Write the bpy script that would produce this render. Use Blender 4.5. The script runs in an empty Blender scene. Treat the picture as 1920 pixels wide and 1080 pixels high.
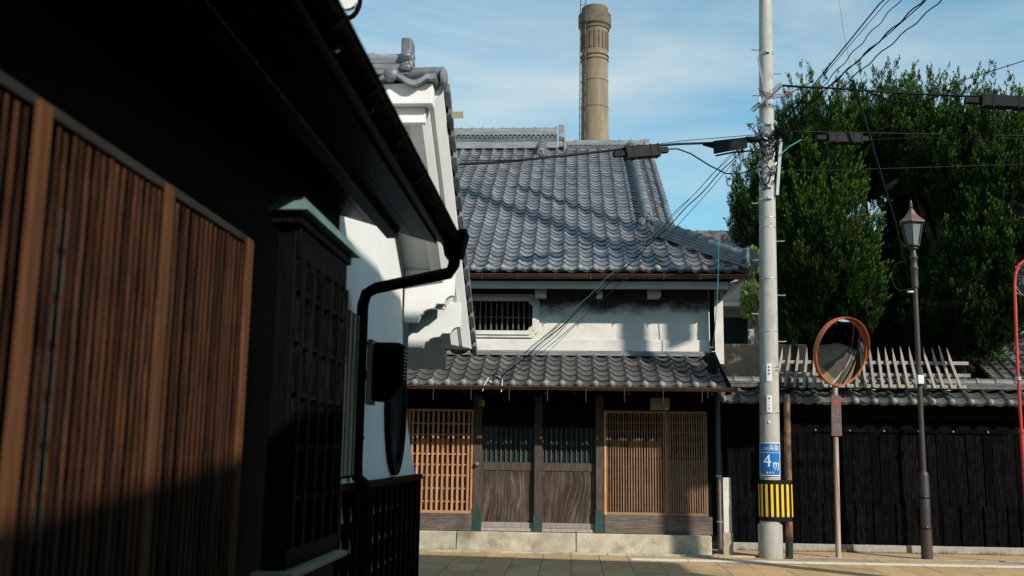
import bpy, bmesh, math, random
from mathutils import Vector, Matrix
import numpy as np
random.seed(7)
R = math.radians
SC = bpy.context.scene
COL = SC.collection

# ------------------------------------------------------------------ camera, sky, sun, exposure
EYE = Vector((0, 0, 1.65))
CAMROT = (Matrix.Rotation(R(3.5), 3, 'Z') @ Matrix.Rotation(R(99.35), 3, 'X') @ Matrix.Rotation(R(0.8), 3, 'Z'))
cd = bpy.data.cameras.new('camera'); cam = bpy.data.objects.new('camera', cd); COL.objects.link(cam)
cd.sensor_width = 36; cd.lens = 35; cd.clip_end = 3000; cd.clip_start = 0.05
cam.matrix_world = Matrix.Translation(EYE) @ CAMROT.to_4x4()
cd.dof.use_dof = True; cd.dof.focus_distance = 17.0; cd.dof.aperture_fstop = 1.9
SC.camera = cam

SUN_AZ, SUN_EL = 45.0, 31.0          # sun stands behind the viewer, to the right (azimuth from -Y toward +X)
sdir = Vector((math.sin(R(SUN_AZ)) * math.cos(R(SUN_EL)), -math.cos(R(SUN_AZ)) * math.cos(R(SUN_EL)), math.sin(R(SUN_EL))))
world = bpy.data.worlds.new('World'); SC.world = world; world.use_nodes = True
wn = world.node_tree.nodes; wl = world.node_tree.links; wn.clear()
wo = wn.new('ShaderNodeOutputWorld'); bg = wn.new('ShaderNodeBackground'); bg.inputs[1].default_value = 0.10
sky = wn.new('ShaderNodeTexSky'); sky.sky_type = 'NISHITA'; sky.sun_disc = False
sky.sun_elevation = R(SUN_EL); sky.sun_rotation = math.atan2(sdir.x, sdir.y)
sky.air_density = 1.25; sky.dust_density = 0.4; sky.ozone_density = 2.0
tc = wn.new('ShaderNodeTexCoord'); mp = wn.new('ShaderNodeMapping'); mp.inputs['Scale'].default_value = (1.6, 1.6, 4.6)
mp.inputs['Rotation'].default_value = (0.25, 0.5, 0.3); mp.inputs['Location'].default_value = (0.35, 0.2, 0.1)
nz = wn.new('ShaderNodeTexNoise'); nz.inputs['Scale'].default_value = 1.5; nz.inputs['Detail'].default_value = 9; nz.inputs['Roughness'].default_value = 0.56
nz.inputs['Distortion'].default_value = 0.5
rp = wn.new('ShaderNodeValToRGB'); rp.color_ramp.elements[0].position = 0.38; rp.color_ramp.elements[1].position = 0.70
rp.color_ramp.elements[0].color = (0.04, 0.04, 0.04, 1); rp.color_ramp.elements[1].color = (0.85, 0.85, 0.85, 1)
mx = wn.new('ShaderNodeMix'); mx.data_type = 'RGBA'; mx.inputs[7].default_value = (6.4, 7.5, 7.8, 1)
wl.new(tc.outputs['Generated'], mp.inputs[0]); wl.new(mp.outputs[0], nz.inputs[0]); wl.new(nz.outputs[0], rp.inputs[0])
wl.new(rp.outputs[0], mx.inputs[0]); tint = wn.new('ShaderNodeMix'); tint.data_type = 'RGBA'; tint.blend_type = 'MULTIPLY'; tint.inputs[0].default_value = 1.0; tint.inputs[7].default_value = (0.86, 1.55, 1.58, 1)
wl.new(sky.outputs[0], tint.inputs[6]); wl.new(tint.outputs[2], mx.inputs[6]); wl.new(mx.outputs[2], bg.inputs[0]); wl.new(bg.outputs[0], wo.inputs[0])
sl = bpy.data.lights.new('sun', 'SUN'); sl.energy = 5.0; sl.angle = R(0.53); sl.color = (1.0, 0.93, 0.82)
so = bpy.data.objects.new('sun', sl); COL.objects.link(so); so.rotation_euler = sdir.to_track_quat('Z', 'Y').to_euler(); so.location = (8, -8, 30)
SC.view_settings.view_transform = 'Standard'; SC.view_settings.look = 'None'; SC.view_settings.exposure = 0.0; SC.view_settings.gamma = 1.0
SC.render.engine = 'CYCLES'
SC.cycles.max_bounces = 5; SC.cycles.diffuse_bounces = 1; SC.cycles.glossy_bounces = 3; SC.cycles.transparent_max_bounces = 6
SC.cycles.use_denoising = True

# ------------------------------------------------------------------ helpers
def at(px, py, Y):
    """point of the photograph (1920x1080) at depth plane Y"""
    d = CAMROT @ Vector((px - 960, 540 - py, -1866.7)); return EYE + d * (Y / d.y)

class MB:
    def __init__(s): s.v = []; s.f = []
    def add(s, vs, fs):
        n = len(s.v); s.v += [tuple(p) for p in vs]; s.f += [tuple(i + n for i in q) for q in fs]; return s
    def hexa(s, p): return s.add(p, [(0, 3, 2, 1), (4, 5, 6, 7), (0, 1, 5, 4), (1, 2, 6, 5), (2, 3, 7, 6), (3, 0, 4, 7)])
    def box(s, x0, x1, y0, y1, z0, z1):
        return s.hexa([(x0, y0, z0), (x1, y0, z0), (x1, y1, z0), (x0, y1, z0), (x0, y0, z1), (x1, y0, z1), (x1, y1, z1), (x0, y1, z1)])
    def bar(s, a, b, w, h, up=(0, 0, 1)):
        a = Vector(a); b = Vector(b); d = (b - a).normalized(); u = Vector(up); x = d.cross(u)
        if x.length < 1e-4: x = d.cross(Vector((0, 1, 0)))
        x.normalize(); u = x.cross(d); x *= w / 2; u *= h / 2
        return s.hexa([a - x - u, a + x - u, b + x - u, b - x - u, a - x + u, a + x + u, b + x + u, b - x + u])
    def tube(s, pts, r, n=8, caps=True, closed=False):
        pts = [Vector(p) for p in pts]; k = len(pts); rs = r if isinstance(r, (list, tuple)) else [r] * k
        base = len(s.v); prev = None
        for i, p in enumerate(pts):
            if closed: t = (pts[(i + 1) % k] - pts[i - 1])
            else: t = (pts[min(i + 1, k - 1)] - pts[max(i - 1, 0)])
            t.normalize()
            if prev is None:
                x = t.cross(Vector((0, 0, 1)))
                if x.length < 0.05: x = t.cross(Vector((0, 1, 0)))
            else: x = prev - t * prev.dot(t)
            x.normalize(); prev = x; y = t.cross(x)
            for j in range(n):
                a = 2 * math.pi * j / n; s.v.append(tuple(p + (x * math.cos(a) + y * math.sin(a)) * rs[i]))
        for i in range(k if closed else k - 1):
            i2 = (i + 1) % k
            for j in range(n):
                j2 = (j + 1) % n; s.f.append((base + i * n + j, base + i * n + j2, base + i2 * n + j2, base + i2 * n + j))
        if caps and not closed:
            s.f.append(tuple(base + j for j in range(n))[::-1]); s.f.append(tuple(base + (k - 1) * n + j for j in range(n)))
        return s
    def lathe(s, prof, c, n=20, axis=(0, 0, 1), arc=None):
        ax = Vector(axis).normalized(); x = ax.cross(Vector((0, 1, 0)))
        if x.length < 0.05: x = ax.cross(Vector((1, 0, 0)))
        x.normalize(); y = ax.cross(x); c = Vector(c); base = len(s.v); k = len(prof)
        for r, z in prof:
            for j in range(n):
                a = 2 * math.pi * j / n; s.v.append(tuple(c + ax * z + (x * math.cos(a) + y * math.sin(a)) * r))
        for i in range(k - 1):
            for j in range(n):
                j2 = (j + 1) % n; s.f.append((base + i * n + j, base + i * n + j2, base + (i + 1) * n + j2, base + (i + 1) * n + j))
        s.f.append(tuple(base + j for j in range(n))[::-1]); s.f.append(tuple(base + (k - 1) * n + j for j in range(n)))
        return s
    def prism(s, poly, fn, d0, d1):
        """poly: list of (u,v); fn(u,v,d) -> point"""
        n = len(poly); a = [fn(u, v, d0) for u, v in poly]; b = [fn(u, v, d1) for u, v in poly]
        return s.add(a + b, [tuple(range(n))[::-1], tuple(range(n, 2 * n))] + [(i, (i + 1) % n, n + (i + 1) % n, n + i) for i in range(n)])
    def ring(s, outer, inner, fn, d0, d1):
        n = len(outer); vs = []
        for P, d in ((outer, d0), (inner, d0), (outer, d1), (inner, d1)): vs += [fn(u, v, d) for u, v in P]
        fs = []
        for i in range(n):
            j = (i + 1) % n
            fs += [(i, n + i, n + j, j), (2 * n + i, 2 * n + j, 3 * n + j, 3 * n + i), (i, j, 2 * n + j, 2 * n + i), (n + i, 3 * n + i, 3 * n + j, n + j)]
        return s.add(vs, fs)
    def mesh(s, name, mat, smooth=None):
        me = bpy.data.meshes.new(name); me.from_pydata(s.v, [], s.f); me.materials.append(mat)
        bm = bmesh.new(); bm.from_mesh(me); bmesh.ops.recalc_face_normals(bm, faces=bm.faces); bm.to_mesh(me); bm.free()
        if smooth:
            me.shade_smooth(); me.set_sharp_from_angle(angle=R(smooth))
        me.update(); return me
    def build(s, name, mat, parent=None, smooth=None, bevel=0, kind=None):
        return inst(name, s.mesh(name, mat, smooth), None, parent, bevel, kind)

WORLD = {}
def inst(name, me, mw=None, parent=None, bevel=0, kind=None):
    o = bpy.data.objects.new(name, me); COL.objects.link(o)
    mw = mw if mw is not None else Matrix.Identity(4)
    WORLD[o.name] = mw
    if parent is not None:
        o.parent = parent; o.matrix_parent_inverse = WORLD[parent.name].inverted()
    o.matrix_basis = mw
    if bevel:
        b = o.modifiers.new('bevel', 'BEVEL'); b.width = bevel; b.segments = 1; b.limit_method = 'ANGLE'
    if kind: o['kind'] = kind
    return o
def tag(o, label, cat, group=None, kind=None):
    o['label'] = label; o['category'] = cat
    if group: o['group'] = group
    if kind: o['kind'] = kind
    return o
def thing(name, label, cat, loc, group=None):
    o = bpy.data.objects.new(name, None); COL.objects.link(o); o.location = loc; o.empty_display_size = 0.3
    WORLD[o.name] = Matrix.Translation(Vector(loc)); return tag(o, label, cat, group)
def box(name, mat, parent, *a, bevel=0.006): return MB().box(*a).build(name, mat, parent, bevel=bevel)
def tube(name, mat, parent, pts, r, n=8, smooth=50): return MB().tube(pts, r, n).build(name, mat, parent, smooth=smooth)
def frame(loc, x, y, z):
    m = Matrix.Identity(4)
    for i, c in enumerate((x, y, z)):
        for k in range(3): m[k][i] = c[k]
    m.translation = Vector(loc); return m
def text(name, body, size, mat, parent, mw, align='CENTER', bend=None, extrude=0.0008):
    cu = bpy.data.curves.new(name, 'FONT'); cu.body = body; cu.size = size; cu.align_x = align; cu.align_y = 'CENTER'; cu.extrude = extrude; cu.resolution_u = 2
    tmp = bpy.data.objects.new('tmp', cu); COL.objects.link(tmp); dg = bpy.context.evaluated_depsgraph_get()
    me = bpy.data.meshes.new_from_object(tmp.evaluated_get(dg)); bpy.data.objects.remove(tmp)
    me.materials.clear(); me.materials.append(mat)
    if bend:
        bm = bmesh.new(); bm.from_mesh(me); bmesh.ops.triangulate(bm, faces=bm.faces)
        for _ in range(4):
            lg = [e for e in bm.edges if e.calc_length() > 0.022]
            if not lg: break
            bmesh.ops.subdivide_edges(bm, edges=lg, cuts=1); bmesh.ops.triangulate(bm, faces=bm.faces)
        bm.to_mesh(me); bm.free()
        for v in me.vertices: v.co = bend(v.co)
    return inst(name, me, mw, parent)

# ------------------------------------------------------------------ materials
MATS = {}
def pm(name, c1, c2=None, scale=6.0, stretch=(1, 1, 1), rough=0.7, bump=0.0, bscale=40.0, metal=0.0, rnd=0.0, spec=0.5, ramp=(0.35, 0.7), detail=6, c3=None, scale3=1.5, ramp3=(0.5, 0.7), bstretch=None, island=False, rvar=0.0, coat=0.0):
    """procedural principled material: two tones mixed by noise, an optional third in patches, per-piece variation, fine bump"""
    m = bpy.data.materials.new(name); m.use_nodes = True; N = m.node_tree.nodes; L = m.node_tree.links; b = N['Principled BSDF']
    b.inputs['Roughness'].default_value = rough; b.inputs['Metallic'].default_value = metal; b.inputs['Specular IOR Level'].default_value = spec
    if coat: b.inputs['Coat Weight'].default_value = coat; b.inputs['Coat Roughness'].default_value = 0.12
    t = N.new('ShaderNodeTexCoord'); oi = N.new('ShaderNodeObjectInfo')
    if island: g = N.new('ShaderNodeNewGeometry'); rout = g.outputs['Random Per Island']
    else: rout = oi.outputs['Random']
    off = N.new('ShaderNodeVectorMath'); off.operation = 'MULTIPLY_ADD'; off.inputs[1].default_value = (37, 53, 71)
    cx = N.new('ShaderNodeCombineXYZ')
    for k in range(3): L.new(rout, cx.inputs[k])
    L.new(cx.outputs[0], off.inputs[0]); L.new(t.outputs['Object'], off.inputs[2])
    mpn = N.new('ShaderNodeMapping'); mpn.inputs['Scale'].default_value = stretch; L.new(off.outputs[0], mpn.inputs[0])
    n1 = N.new('ShaderNodeTexNoise'); n1.inputs['Scale'].default_value = scale; n1.inputs['Detail'].default_value = detail; n1.inputs['Roughness'].default_value = 0.62
    L.new(mpn.outputs[0], n1.inputs[0])
    c2 = c2 or tuple(x * 0.75 for x in c1)
    r1 = N.new('ShaderNodeValToRGB'); r1.color_ramp.elements[0].position = ramp[0]; r1.color_ramp.elements[1].position = ramp[1]
    r1.color_ramp.elements[0].color = (*c2, 1); r1.color_ramp.elements[1].color = (*c1, 1); L.new(n1.outputs[0], r1.inputs[0])
    out = r1.outputs[0]
    if c3:
        n3 = N.new('ShaderNodeTexNoise'); n3.inputs['Scale'].default_value = scale3; n3.inputs['Detail'].default_value = 8; n3.inputs['Roughness'].default_value = 0.68
        L.new(off.outputs[0], n3.inputs[0])
        r3 = N.new('ShaderNodeValToRGB'); r3.color_ramp.elements[0].position = ramp3[0]; r3.color_ramp.elements[1].position = ramp3[1]; L.new(n3.outputs[0], r3.inputs[0])
        mm = N.new('ShaderNodeMix'); mm.data_type = 'RGBA'; mm.inputs[7].default_value = (*c3, 1); L.new(r3.outputs[0], mm.inputs[0]); L.new(out, mm.inputs[6]); out = mm.outputs[2]
    if rnd:
        h = N.new('ShaderNodeHueSaturation'); ma = N.new('ShaderNodeMapRange'); ma.inputs['To Min'].default_value = 1 - rnd; ma.inputs['To Max'].default_value = 1 + rnd
        L.new(rout, ma.inputs[0]); L.new(ma.outputs[0], h.inputs['Value']); L.new(out, h.inputs['Color']); out = h.outputs[0]
    L.new(out, b.inputs['Base Color'])
    if rvar:
        mr = N.new('ShaderNodeMapRange'); mr.inputs['To Min'].default_value = rough - rvar; mr.inputs['To Max'].default_value = rough + rvar
        L.new(n1.outputs[0], mr.inputs[0]); L.new(mr.outputs[0], b.inputs['Roughness'])
    if bump:
        n2 = N.new('ShaderNodeTexNoise'); n2.inputs['Scale'].default_value = bscale; n2.inputs['Detail'].default_value = 5
        mp2 = N.new('ShaderNodeMapping'); mp2.inputs['Scale'].default_value = bstretch or stretch; L.new(off.outputs[0], mp2.inputs[0]); L.new(mp2.outputs[0], n2.inputs[0])
        bp = N.new('ShaderNodeBump'); bp.inputs['Strength'].default_value = bump; bp.inputs['Distance'].default_value = 0.02
        L.new(n2.outputs[0], bp.inputs['Height']); L.new(bp.outputs[0], b.inputs['Normal'])
    MATS[name] = m; return m

TILE = dict(c1=(0.205, 0.217, 0.240), c2=(0.105, 0.112, 0.126), scale=9, rough=0.42, bump=0.2, bscale=60, rnd=0.34, spec=0.6, rvar=0.14, c3=(0.16, 0.155, 0.14), scale3=5.0, ramp3=(0.60, 0.78))
tile_m = pm('smoked_tile', **TILE)
tile_s = pm('smoked_tile_field', island=True, **TILE)
TILW = dict(c1=(0.125, 0.118, 0.112), c2=(0.070, 0.066, 0.064), scale=8, rough=0.5, bump=0.15, bscale=60, rnd=0.34, spec=0.4, rvar=0.12, c3=(0.17, 0.16, 0.145), scale3=5.0, ramp3=(0.60, 0.78))
tilew_m = pm('weathered_tile', **TILW)
tilew_s = pm('weathered_tile_field', island=True, **TILW)
boss_m = pm('worn_tile_boss', (0.27, 0.26, 0.25), (0.15, 0.145, 0.14), scale=14, rough=0.55, bump=0.15, rnd=0.2)
ridge_m = pm('ridge_tile_grey', (0.27, 0.28, 0.29), (0.13, 0.135, 0.14), scale=5, stretch=(0.5, 1, 4), rough=0.45, bump=0.1, rnd=0.15)
plaster = pm('white_plaster', (0.80, 0.80, 0.78), (0.72, 0.72, 0.70), scale=2.0, rough=0.85, bump=0.06, bscale=60, spec=0.2)
plaster_old = pm('old_plaster', (0.76, 0.735, 0.69), (0.64, 0.61, 0.56), scale=1.6, rough=0.9, bump=0.25, bscale=25, spec=0.2, c3=(0.46, 0.42, 0.37), scale3=2.2, ramp3=(0.52, 0.80))
fascia_m = pm('eave_plaster', (0.50, 0.49, 0.47), (0.38, 0.37, 0.35), scale=2.5, stretch=(1, 1, 3), rough=0.9, bump=0.1)
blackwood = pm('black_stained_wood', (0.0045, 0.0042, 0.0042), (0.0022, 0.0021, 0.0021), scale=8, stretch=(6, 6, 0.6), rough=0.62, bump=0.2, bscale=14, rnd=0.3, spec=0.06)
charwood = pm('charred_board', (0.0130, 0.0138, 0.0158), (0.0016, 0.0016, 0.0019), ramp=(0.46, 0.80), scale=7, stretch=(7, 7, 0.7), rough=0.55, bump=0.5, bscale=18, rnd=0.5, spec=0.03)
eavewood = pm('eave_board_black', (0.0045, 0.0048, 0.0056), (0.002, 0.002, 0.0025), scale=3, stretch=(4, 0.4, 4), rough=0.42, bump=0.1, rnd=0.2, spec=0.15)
cedar = pm('cedar_slat', (0.084, 0.034, 0.015), (0.016, 0.007, 0.004), scale=9, stretch=(7, 7, 0.45), rough=0.7, bump=0.4, bscale=14, rnd=0.45, spec=0.10)
cedar_post = pm('cedar_post', (0.130, 0.056, 0.024), (0.055, 0.023, 0.010), scale=6, stretch=(8, 8, 0.4), rough=0.65, bump=0.35, bscale=14, rnd=0.12, spec=0.12)
lattice_m = pm('lattice_wood', (0.66, 0.34, 0.16), (0.44, 0.20, 0.09), scale=8, stretch=(6, 6, 0.5), rough=0.65, bump=0.2, bscale=16, rnd=0.2)
lattice_d = pm('lattice_wood_dull', (0.33, 0.19, 0.105), (0.19, 0.105, 0.058), scale=8, stretch=(6, 6, 0.5), rough=0.7, bump=0.2, bscale=16, rnd=0.22)
inner_board = pm('inner_orange_board', (0.70, 0.28, 0.06), (0.50, 0.19, 0.04), scale=5, stretch=(1, 4, 6), rough=0.6, rnd=0.15)
inner_paper = pm('inner_panel', (0.27, 0.19, 0.145), (0.18, 0.12, 0.09), scale=4, rough=0.8, rnd=0.25)
oldwood = pm('old_grey_timber', (0.20, 0.165, 0.135), (0.065, 0.050, 0.040), scale=5, stretch=(0.6, 3, 9), rough=0.8, bump=0.5, bscale=14, c3=(0.05, 0.042, 0.036), scale3=1.6, ramp3=(0.45, 0.65), rnd=0.15)
postwood = pm('door_post_wood', (0.105, 0.070, 0.050), (0.040, 0.028, 0.022), scale=6, stretch=(7, 7, 0.6), rough=0.75, bump=0.4, bscale=16, rnd=0.15)
spikewood = pm('weathered_spike_wood', (0.40, 0.355, 0.30), (0.24, 0.21, 0.18), scale=7, stretch=(6, 6, 0.7), rough=0.85, bump=0.3, rnd=0.2)
copper_green = pm('copper_patina', (0.16, 0.27, 0.235), (0.085, 0.165, 0.15), scale=5, rough=0.6, bump=0.1, c3=(0.30, 0.13, 0.12), scale3=3.2, ramp3=(0.60, 0.68), metal=0.15)
copper_shoe = pm('copper_shoe_green', (0.040, 0.080, 0.070), (0.022, 0.048, 0.043), scale=6, rough=0.5, metal=0.2, bump=0.06, rnd=0.12)
copper_brown = pm('copper_gutter', (0.16, 0.085, 0.055), (0.075, 0.042, 0.03), scale=4, stretch=(0.6, 3, 3), rough=0.42, metal=0.55, bump=0.04)
gutter_black = pm('dark_gutter', (0.004, 0.004, 0.004), (0.002, 0.002, 0.002), scale=4, rough=0.6, spec=0.02)
glass_dark = pm('dark_glass', (0.020, 0.042, 0.042), (0.014, 0.03, 0.031), scale=1.5, rough=0.12, spec=0.6)
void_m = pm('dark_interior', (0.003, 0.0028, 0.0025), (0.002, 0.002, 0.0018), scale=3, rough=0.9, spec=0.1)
stone_m = pm('granite_base', (0.60, 0.54, 0.41), (0.36, 0.32, 0.235), scale=3.0, rough=0.9, bump=0.6, bscale=45, c3=(0.20, 0.175, 0.12), scale3=3.2, ramp3=(0.50, 0.72), rnd=0.08, detail=9)
conc_m = pm('concrete', (0.42, 0.395, 0.35), (0.30, 0.28, 0.25), scale=5, stretch=(2, 2, 0.5), rough=0.88, bump=0.15, bscale=60, rnd=0.05)
pole_m = pm('pole_concrete', (0.46, 0.44, 0.40), (0.36, 0.345, 0.31), scale=5, stretch=(3, 3, 0.35), rough=0.85, bump=0.10, bscale=70, c3=(0.20, 0.185, 0.165), scale3=3.0, ramp3=(0.54, 0.80))
chim_m = pm('chimney_concrete', (0.275, 0.205, 0.135), (0.18, 0.135, 0.09), scale=1.6, stretch=(3, 3, 0.5), rough=0.9, bump=0.5, bscale=6, c3=(0.14, 0.115, 0.085), scale3=0.9, ramp3=(0.55, 0.75))
chim_cap_m = pm('chimney_cap_stone', (0.17, 0.128, 0.088), (0.08, 0.062, 0.046), scale=2.4, rough=0.95, bump=0.6, bscale=8)
steel_m = pm('galvanised_steel', (0.55, 0.56, 0.57), (0.40, 0.41, 0.42), scale=12, rough=0.4, metal=0.7, rnd=0.1)
black_m = pm('black_rubber', (0.007, 0.007, 0.0075), (0.004, 0.004, 0.0045), scale=10, rough=0.6, rnd=0.2, spec=0.15)
closure_m = pm('black_closure', (0.012, 0.013, 0.015), (0.006, 0.0065, 0.0075), scale=6, rough=0.6, bump=0.08, spec=0.15)
rust_m = pm('rusty_steel', (0.23, 0.115, 0.055), (0.045, 0.032, 0.027), scale=9, stretch=(1, 1, 0.5), rough=0.8, bump=0.3, bscale=40, ramp=(0.42, 0.6))
rust_orange = pm('orange_rust_pole', (0.33, 0.13, 0.055), (0.40, 0.35, 0.29), scale=3.5, stretch=(6, 6, 0.25), rough=0.6, bump=0.1, ramp=(0.46, 0.56))
orange_m = pm('orange_enamel', (0.50, 0.115, 0.042), (0.40, 0.085, 0.032), scale=3, rough=0.4, bump=0.02, c3=(0.60, 0.24, 0.15), scale3=4, ramp3=(0.55, 0.8))
red_m = pm('red_paint', (0.62, 0.055, 0.05), (0.50, 0.04, 0.038), scale=4, rough=0.4, bump=0.02)
mirror_m = pm('mirror_glass', (0.62, 0.62, 0.60), (0.52, 0.52, 0.50), scale=2.5, rough=0.025, metal=1.0)
lampbrown = pm('lamp_brown_paint', (0.060, 0.045, 0.042), (0.042, 0.033, 0.031), scale=5, rough=0.5, bump=0.03)
lamproof_m = pm('lamp_roof_copper', (0.18, 0.100, 0.070), (0.11, 0.062, 0.044), scale=6, rough=0.5, metal=0.2)
lampglass = pm('frosted_lamp_glass', (0.22, 0.27, 0.26), (0.15, 0.19, 0.185), scale=3, stretch=(1, 1, 0.4), rough=0.35)
blue_m = pm('blue_sign_face', (0.008, 0.16, 0.48), (0.006, 0.13, 0.42), scale=3, rough=0.35)
white_m = pm('white_print', (0.82, 0.82, 0.80), (0.74, 0.74, 0.72), scale=6, rough=0.5)
yellow_m = pm('yellow_stripe', (0.80, 0.56, 0.015), (0.72, 0.48, 0.012), scale=7, rough=0.45, rnd=0.06)
teal_m = pm('teal_sleeve', (0.06, 0.28, 0.33), (0.045, 0.21, 0.26), scale=6, rough=0.4)
redwire = pm('red_wire', (0.40, 0.05, 0.06), (0.3, 0.04, 0.05), scale=8, rough=0.5)
tan_m = pm('tan_metal', (0.30, 0.26, 0.17), (0.23, 0.20, 0.13), scale=4, rough=0.55)
slat_tan = pm('tan_shutter_slat', (0.25, 0.23, 0.155), (0.17, 0.155, 0.105), scale=6, stretch=(4, 4, 0.5), rough=0.6, rnd=0.15)
board_red = pm('faded_caution_board', (0.165, 0.085, 0.080), (0.115, 0.065, 0.065), scale=4, rough=0.7, bump=0.05)
sign_dark = pm('dark_sign_face', (0.012, 0.016, 0.022), (0.009, 0.012, 0.017), scale=4, rough=0.4)
sign_grey = pm('sign_grey_print', (0.16, 0.22, 0.26), (0.13, 0.18, 0.22), scale=6, rough=0.5)
tip_m = pm('juniper_new_growth', (0.105, 0.180, 0.026), (0.036, 0.084, 0.012), scale=1.3, rough=0.85, spec=0.04, ramp=(0.3, 0.7), island=True, rnd=0.35)  # sunlight painted in: paler green for spray tips, darker leaf green below them
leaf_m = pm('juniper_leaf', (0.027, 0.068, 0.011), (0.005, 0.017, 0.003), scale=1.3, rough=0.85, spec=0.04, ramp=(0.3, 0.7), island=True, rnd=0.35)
leaf_y = pm('young_leaf', (0.17, 0.26, 0.05), (0.09, 0.16, 0.03), scale=2, rough=0.55, spec=0.3, island=True, rnd=0.3)
bark_m = pm('juniper_bark', (0.11, 0.078, 0.058), (0.03, 0.022, 0.017), scale=6, stretch=(3, 3, 0.6), rough=0.9, bump=0.6, bscale=14)
twig_m = pm('dead_inner_twigs', (0.022, 0.017, 0.012), (0.008, 0.007, 0.005), scale=9, rough=0.95, spec=0.05, bump=0.5)  # twigs coloured near black to paint shade between the sprays
cream_m = pm('cream_render', (0.55, 0.50, 0.41), (0.48, 0.43, 0.35), scale=2, rough=0.9, bump=0.05)
moss_m = pm('mossy_stone', (0.030, 0.030, 0.022), (0.012, 0.013, 0.010), scale=6, rough=0.95, bump=0.5, bscale=20, c3=(0.15, 0.145, 0.12), scale3=3, ramp3=(0.60, 0.72))
PAVE = dict(c1=(0.66, 0.43, 0.20), c2=(0.36, 0.235, 0.115), scale=34, rough=0.9, bump=0.5, bscale=90, c3=(0.20, 0.155, 0.11), scale3=1.4, ramp3=(0.5, 0.75))
paver_m = pm('exposed_aggregate', rnd=0.09, **PAVE)
road_m = pm('road_aggregate', **{**PAVE, 'c1': (0.40, 0.285, 0.17), 'c2': (0.22, 0.16, 0.10)})
joint_m = pm('paving_joint', (0.16, 0.125, 0.09), (0.10, 0.08, 0.06), scale=20, rough=0.95)
line_m = pm('road_line_paint', (0.80, 0.79, 0.76), (0.62, 0.60, 0.56), scale=12, rough=0.7, bump=0.2, bscale=60)

def door_panel_material():
    m = bpy.data.materials.new('figured_door_board'); m.use_nodes = True; N = m.node_tree.nodes; L = m.node_tree.links; b = N['Principled BSDF']
    b.inputs['Roughness'].default_value = 0.8; b.inputs['Specular IOR Level'].default_value = 0.25
    t = N.new('ShaderNodeTexCoord'); oi = N.new('ShaderNodeObjectInfo')
    wq = N.new('ShaderNodeMath'); wq.operation = 'MULTIPLY'; wq.inputs[1].default_value = 9; L.new(oi.outputs['Random'], wq.inputs[0])
    m0 = N.new('ShaderNodeMapping'); m0.inputs['Scale'].default_value = (2.6, 1.0, 1.15); L.new(t.outputs['Object'], m0.inputs[0])
    nzw = N.new('ShaderNodeTexNoise'); nzw.noise_dimensions = '4D'; nzw.inputs['Scale'].default_value = 1.0; nzw.inputs['Detail'].default_value = 1.5; L.new(m0.outputs[0], nzw.inputs[0]); L.new(wq.outputs[0], nzw.inputs['W'])
    wsc = N.new('ShaderNodeVectorMath'); wsc.operation = 'MULTIPLY_ADD'; wsc.inputs[1].default_value = (0.42, 0, 0); L.new(nzw.outputs['Color'], wsc.inputs[0]); L.new(t.outputs['Object'], wsc.inputs[2])
    m1 = N.new('ShaderNodeMapping'); m1.inputs['Scale'].default_value = (60, 1.0, 1.1); L.new(wsc.outputs[0], m1.inputs[0])
    ad = N.new('ShaderNodeTexNoise'); ad.inputs['Scale'].default_value = 1.0; ad.inputs['Detail'].default_value = 6; ad.inputs['Roughness'].default_value = 0.7; L.new(m1.outputs[0], ad.inputs[0])
    pat = N.new('ShaderNodeTexNoise'); pat.inputs['Scale'].default_value = 2.6; pat.inputs['Detail'].default_value = 6; mp3 = N.new('ShaderNodeMapping'); mp3.inputs['Scale'].default_value = (1.3, 1, 0.6); L.new(t.outputs['Object'], mp3.inputs[0]); L.new(mp3.outputs[0], pat.inputs[0])
    r1 = N.new('ShaderNodeValToRGB'); e = r1.color_ramp.elements; e[0].position = 0.36; e[0].color = (0.018, 0.013, 0.010, 1); e[1].position = 0.72; e[1].color = (0.15, 0.115, 0.088, 1); el = e.new(0.52); el.color = (0.055, 0.038, 0.027, 1)
    L.new(ad.outputs[0], r1.inputs[0])
    r3 = N.new('ShaderNodeValToRGB'); r3.color_ramp.elements[0].position = 0.46; r3.color_ramp.elements[1].position = 0.70; L.new(pat.outputs[0], r3.inputs[0])
    mm = N.new('ShaderNodeMix'); mm.data_type = 'RGBA'; mm.blend_type = 'MULTIPLY'; mm.inputs[7].default_value = (2.3, 2.2, 2.1, 1); L.new(r3.outputs[0], mm.inputs[0]); L.new(r1.outputs[0], mm.inputs[6]); L.new(mm.outputs[2], b.inputs['Base Color'])
    bp = N.new('ShaderNodeBump'); bp.inputs['Strength'].default_value = 0.35; bp.inputs['Distance'].default_value = 0.01; L.new(ad.outputs[0], bp.inputs['Height']); L.new(bp.outputs[0], b.inputs['Normal'])
    return m
door_m = door_panel_material()
strip_m = pm('dull_strip', (0.075, 0.062, 0.052), (0.05, 0.042, 0.036), scale=8, rough=0.5)

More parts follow.
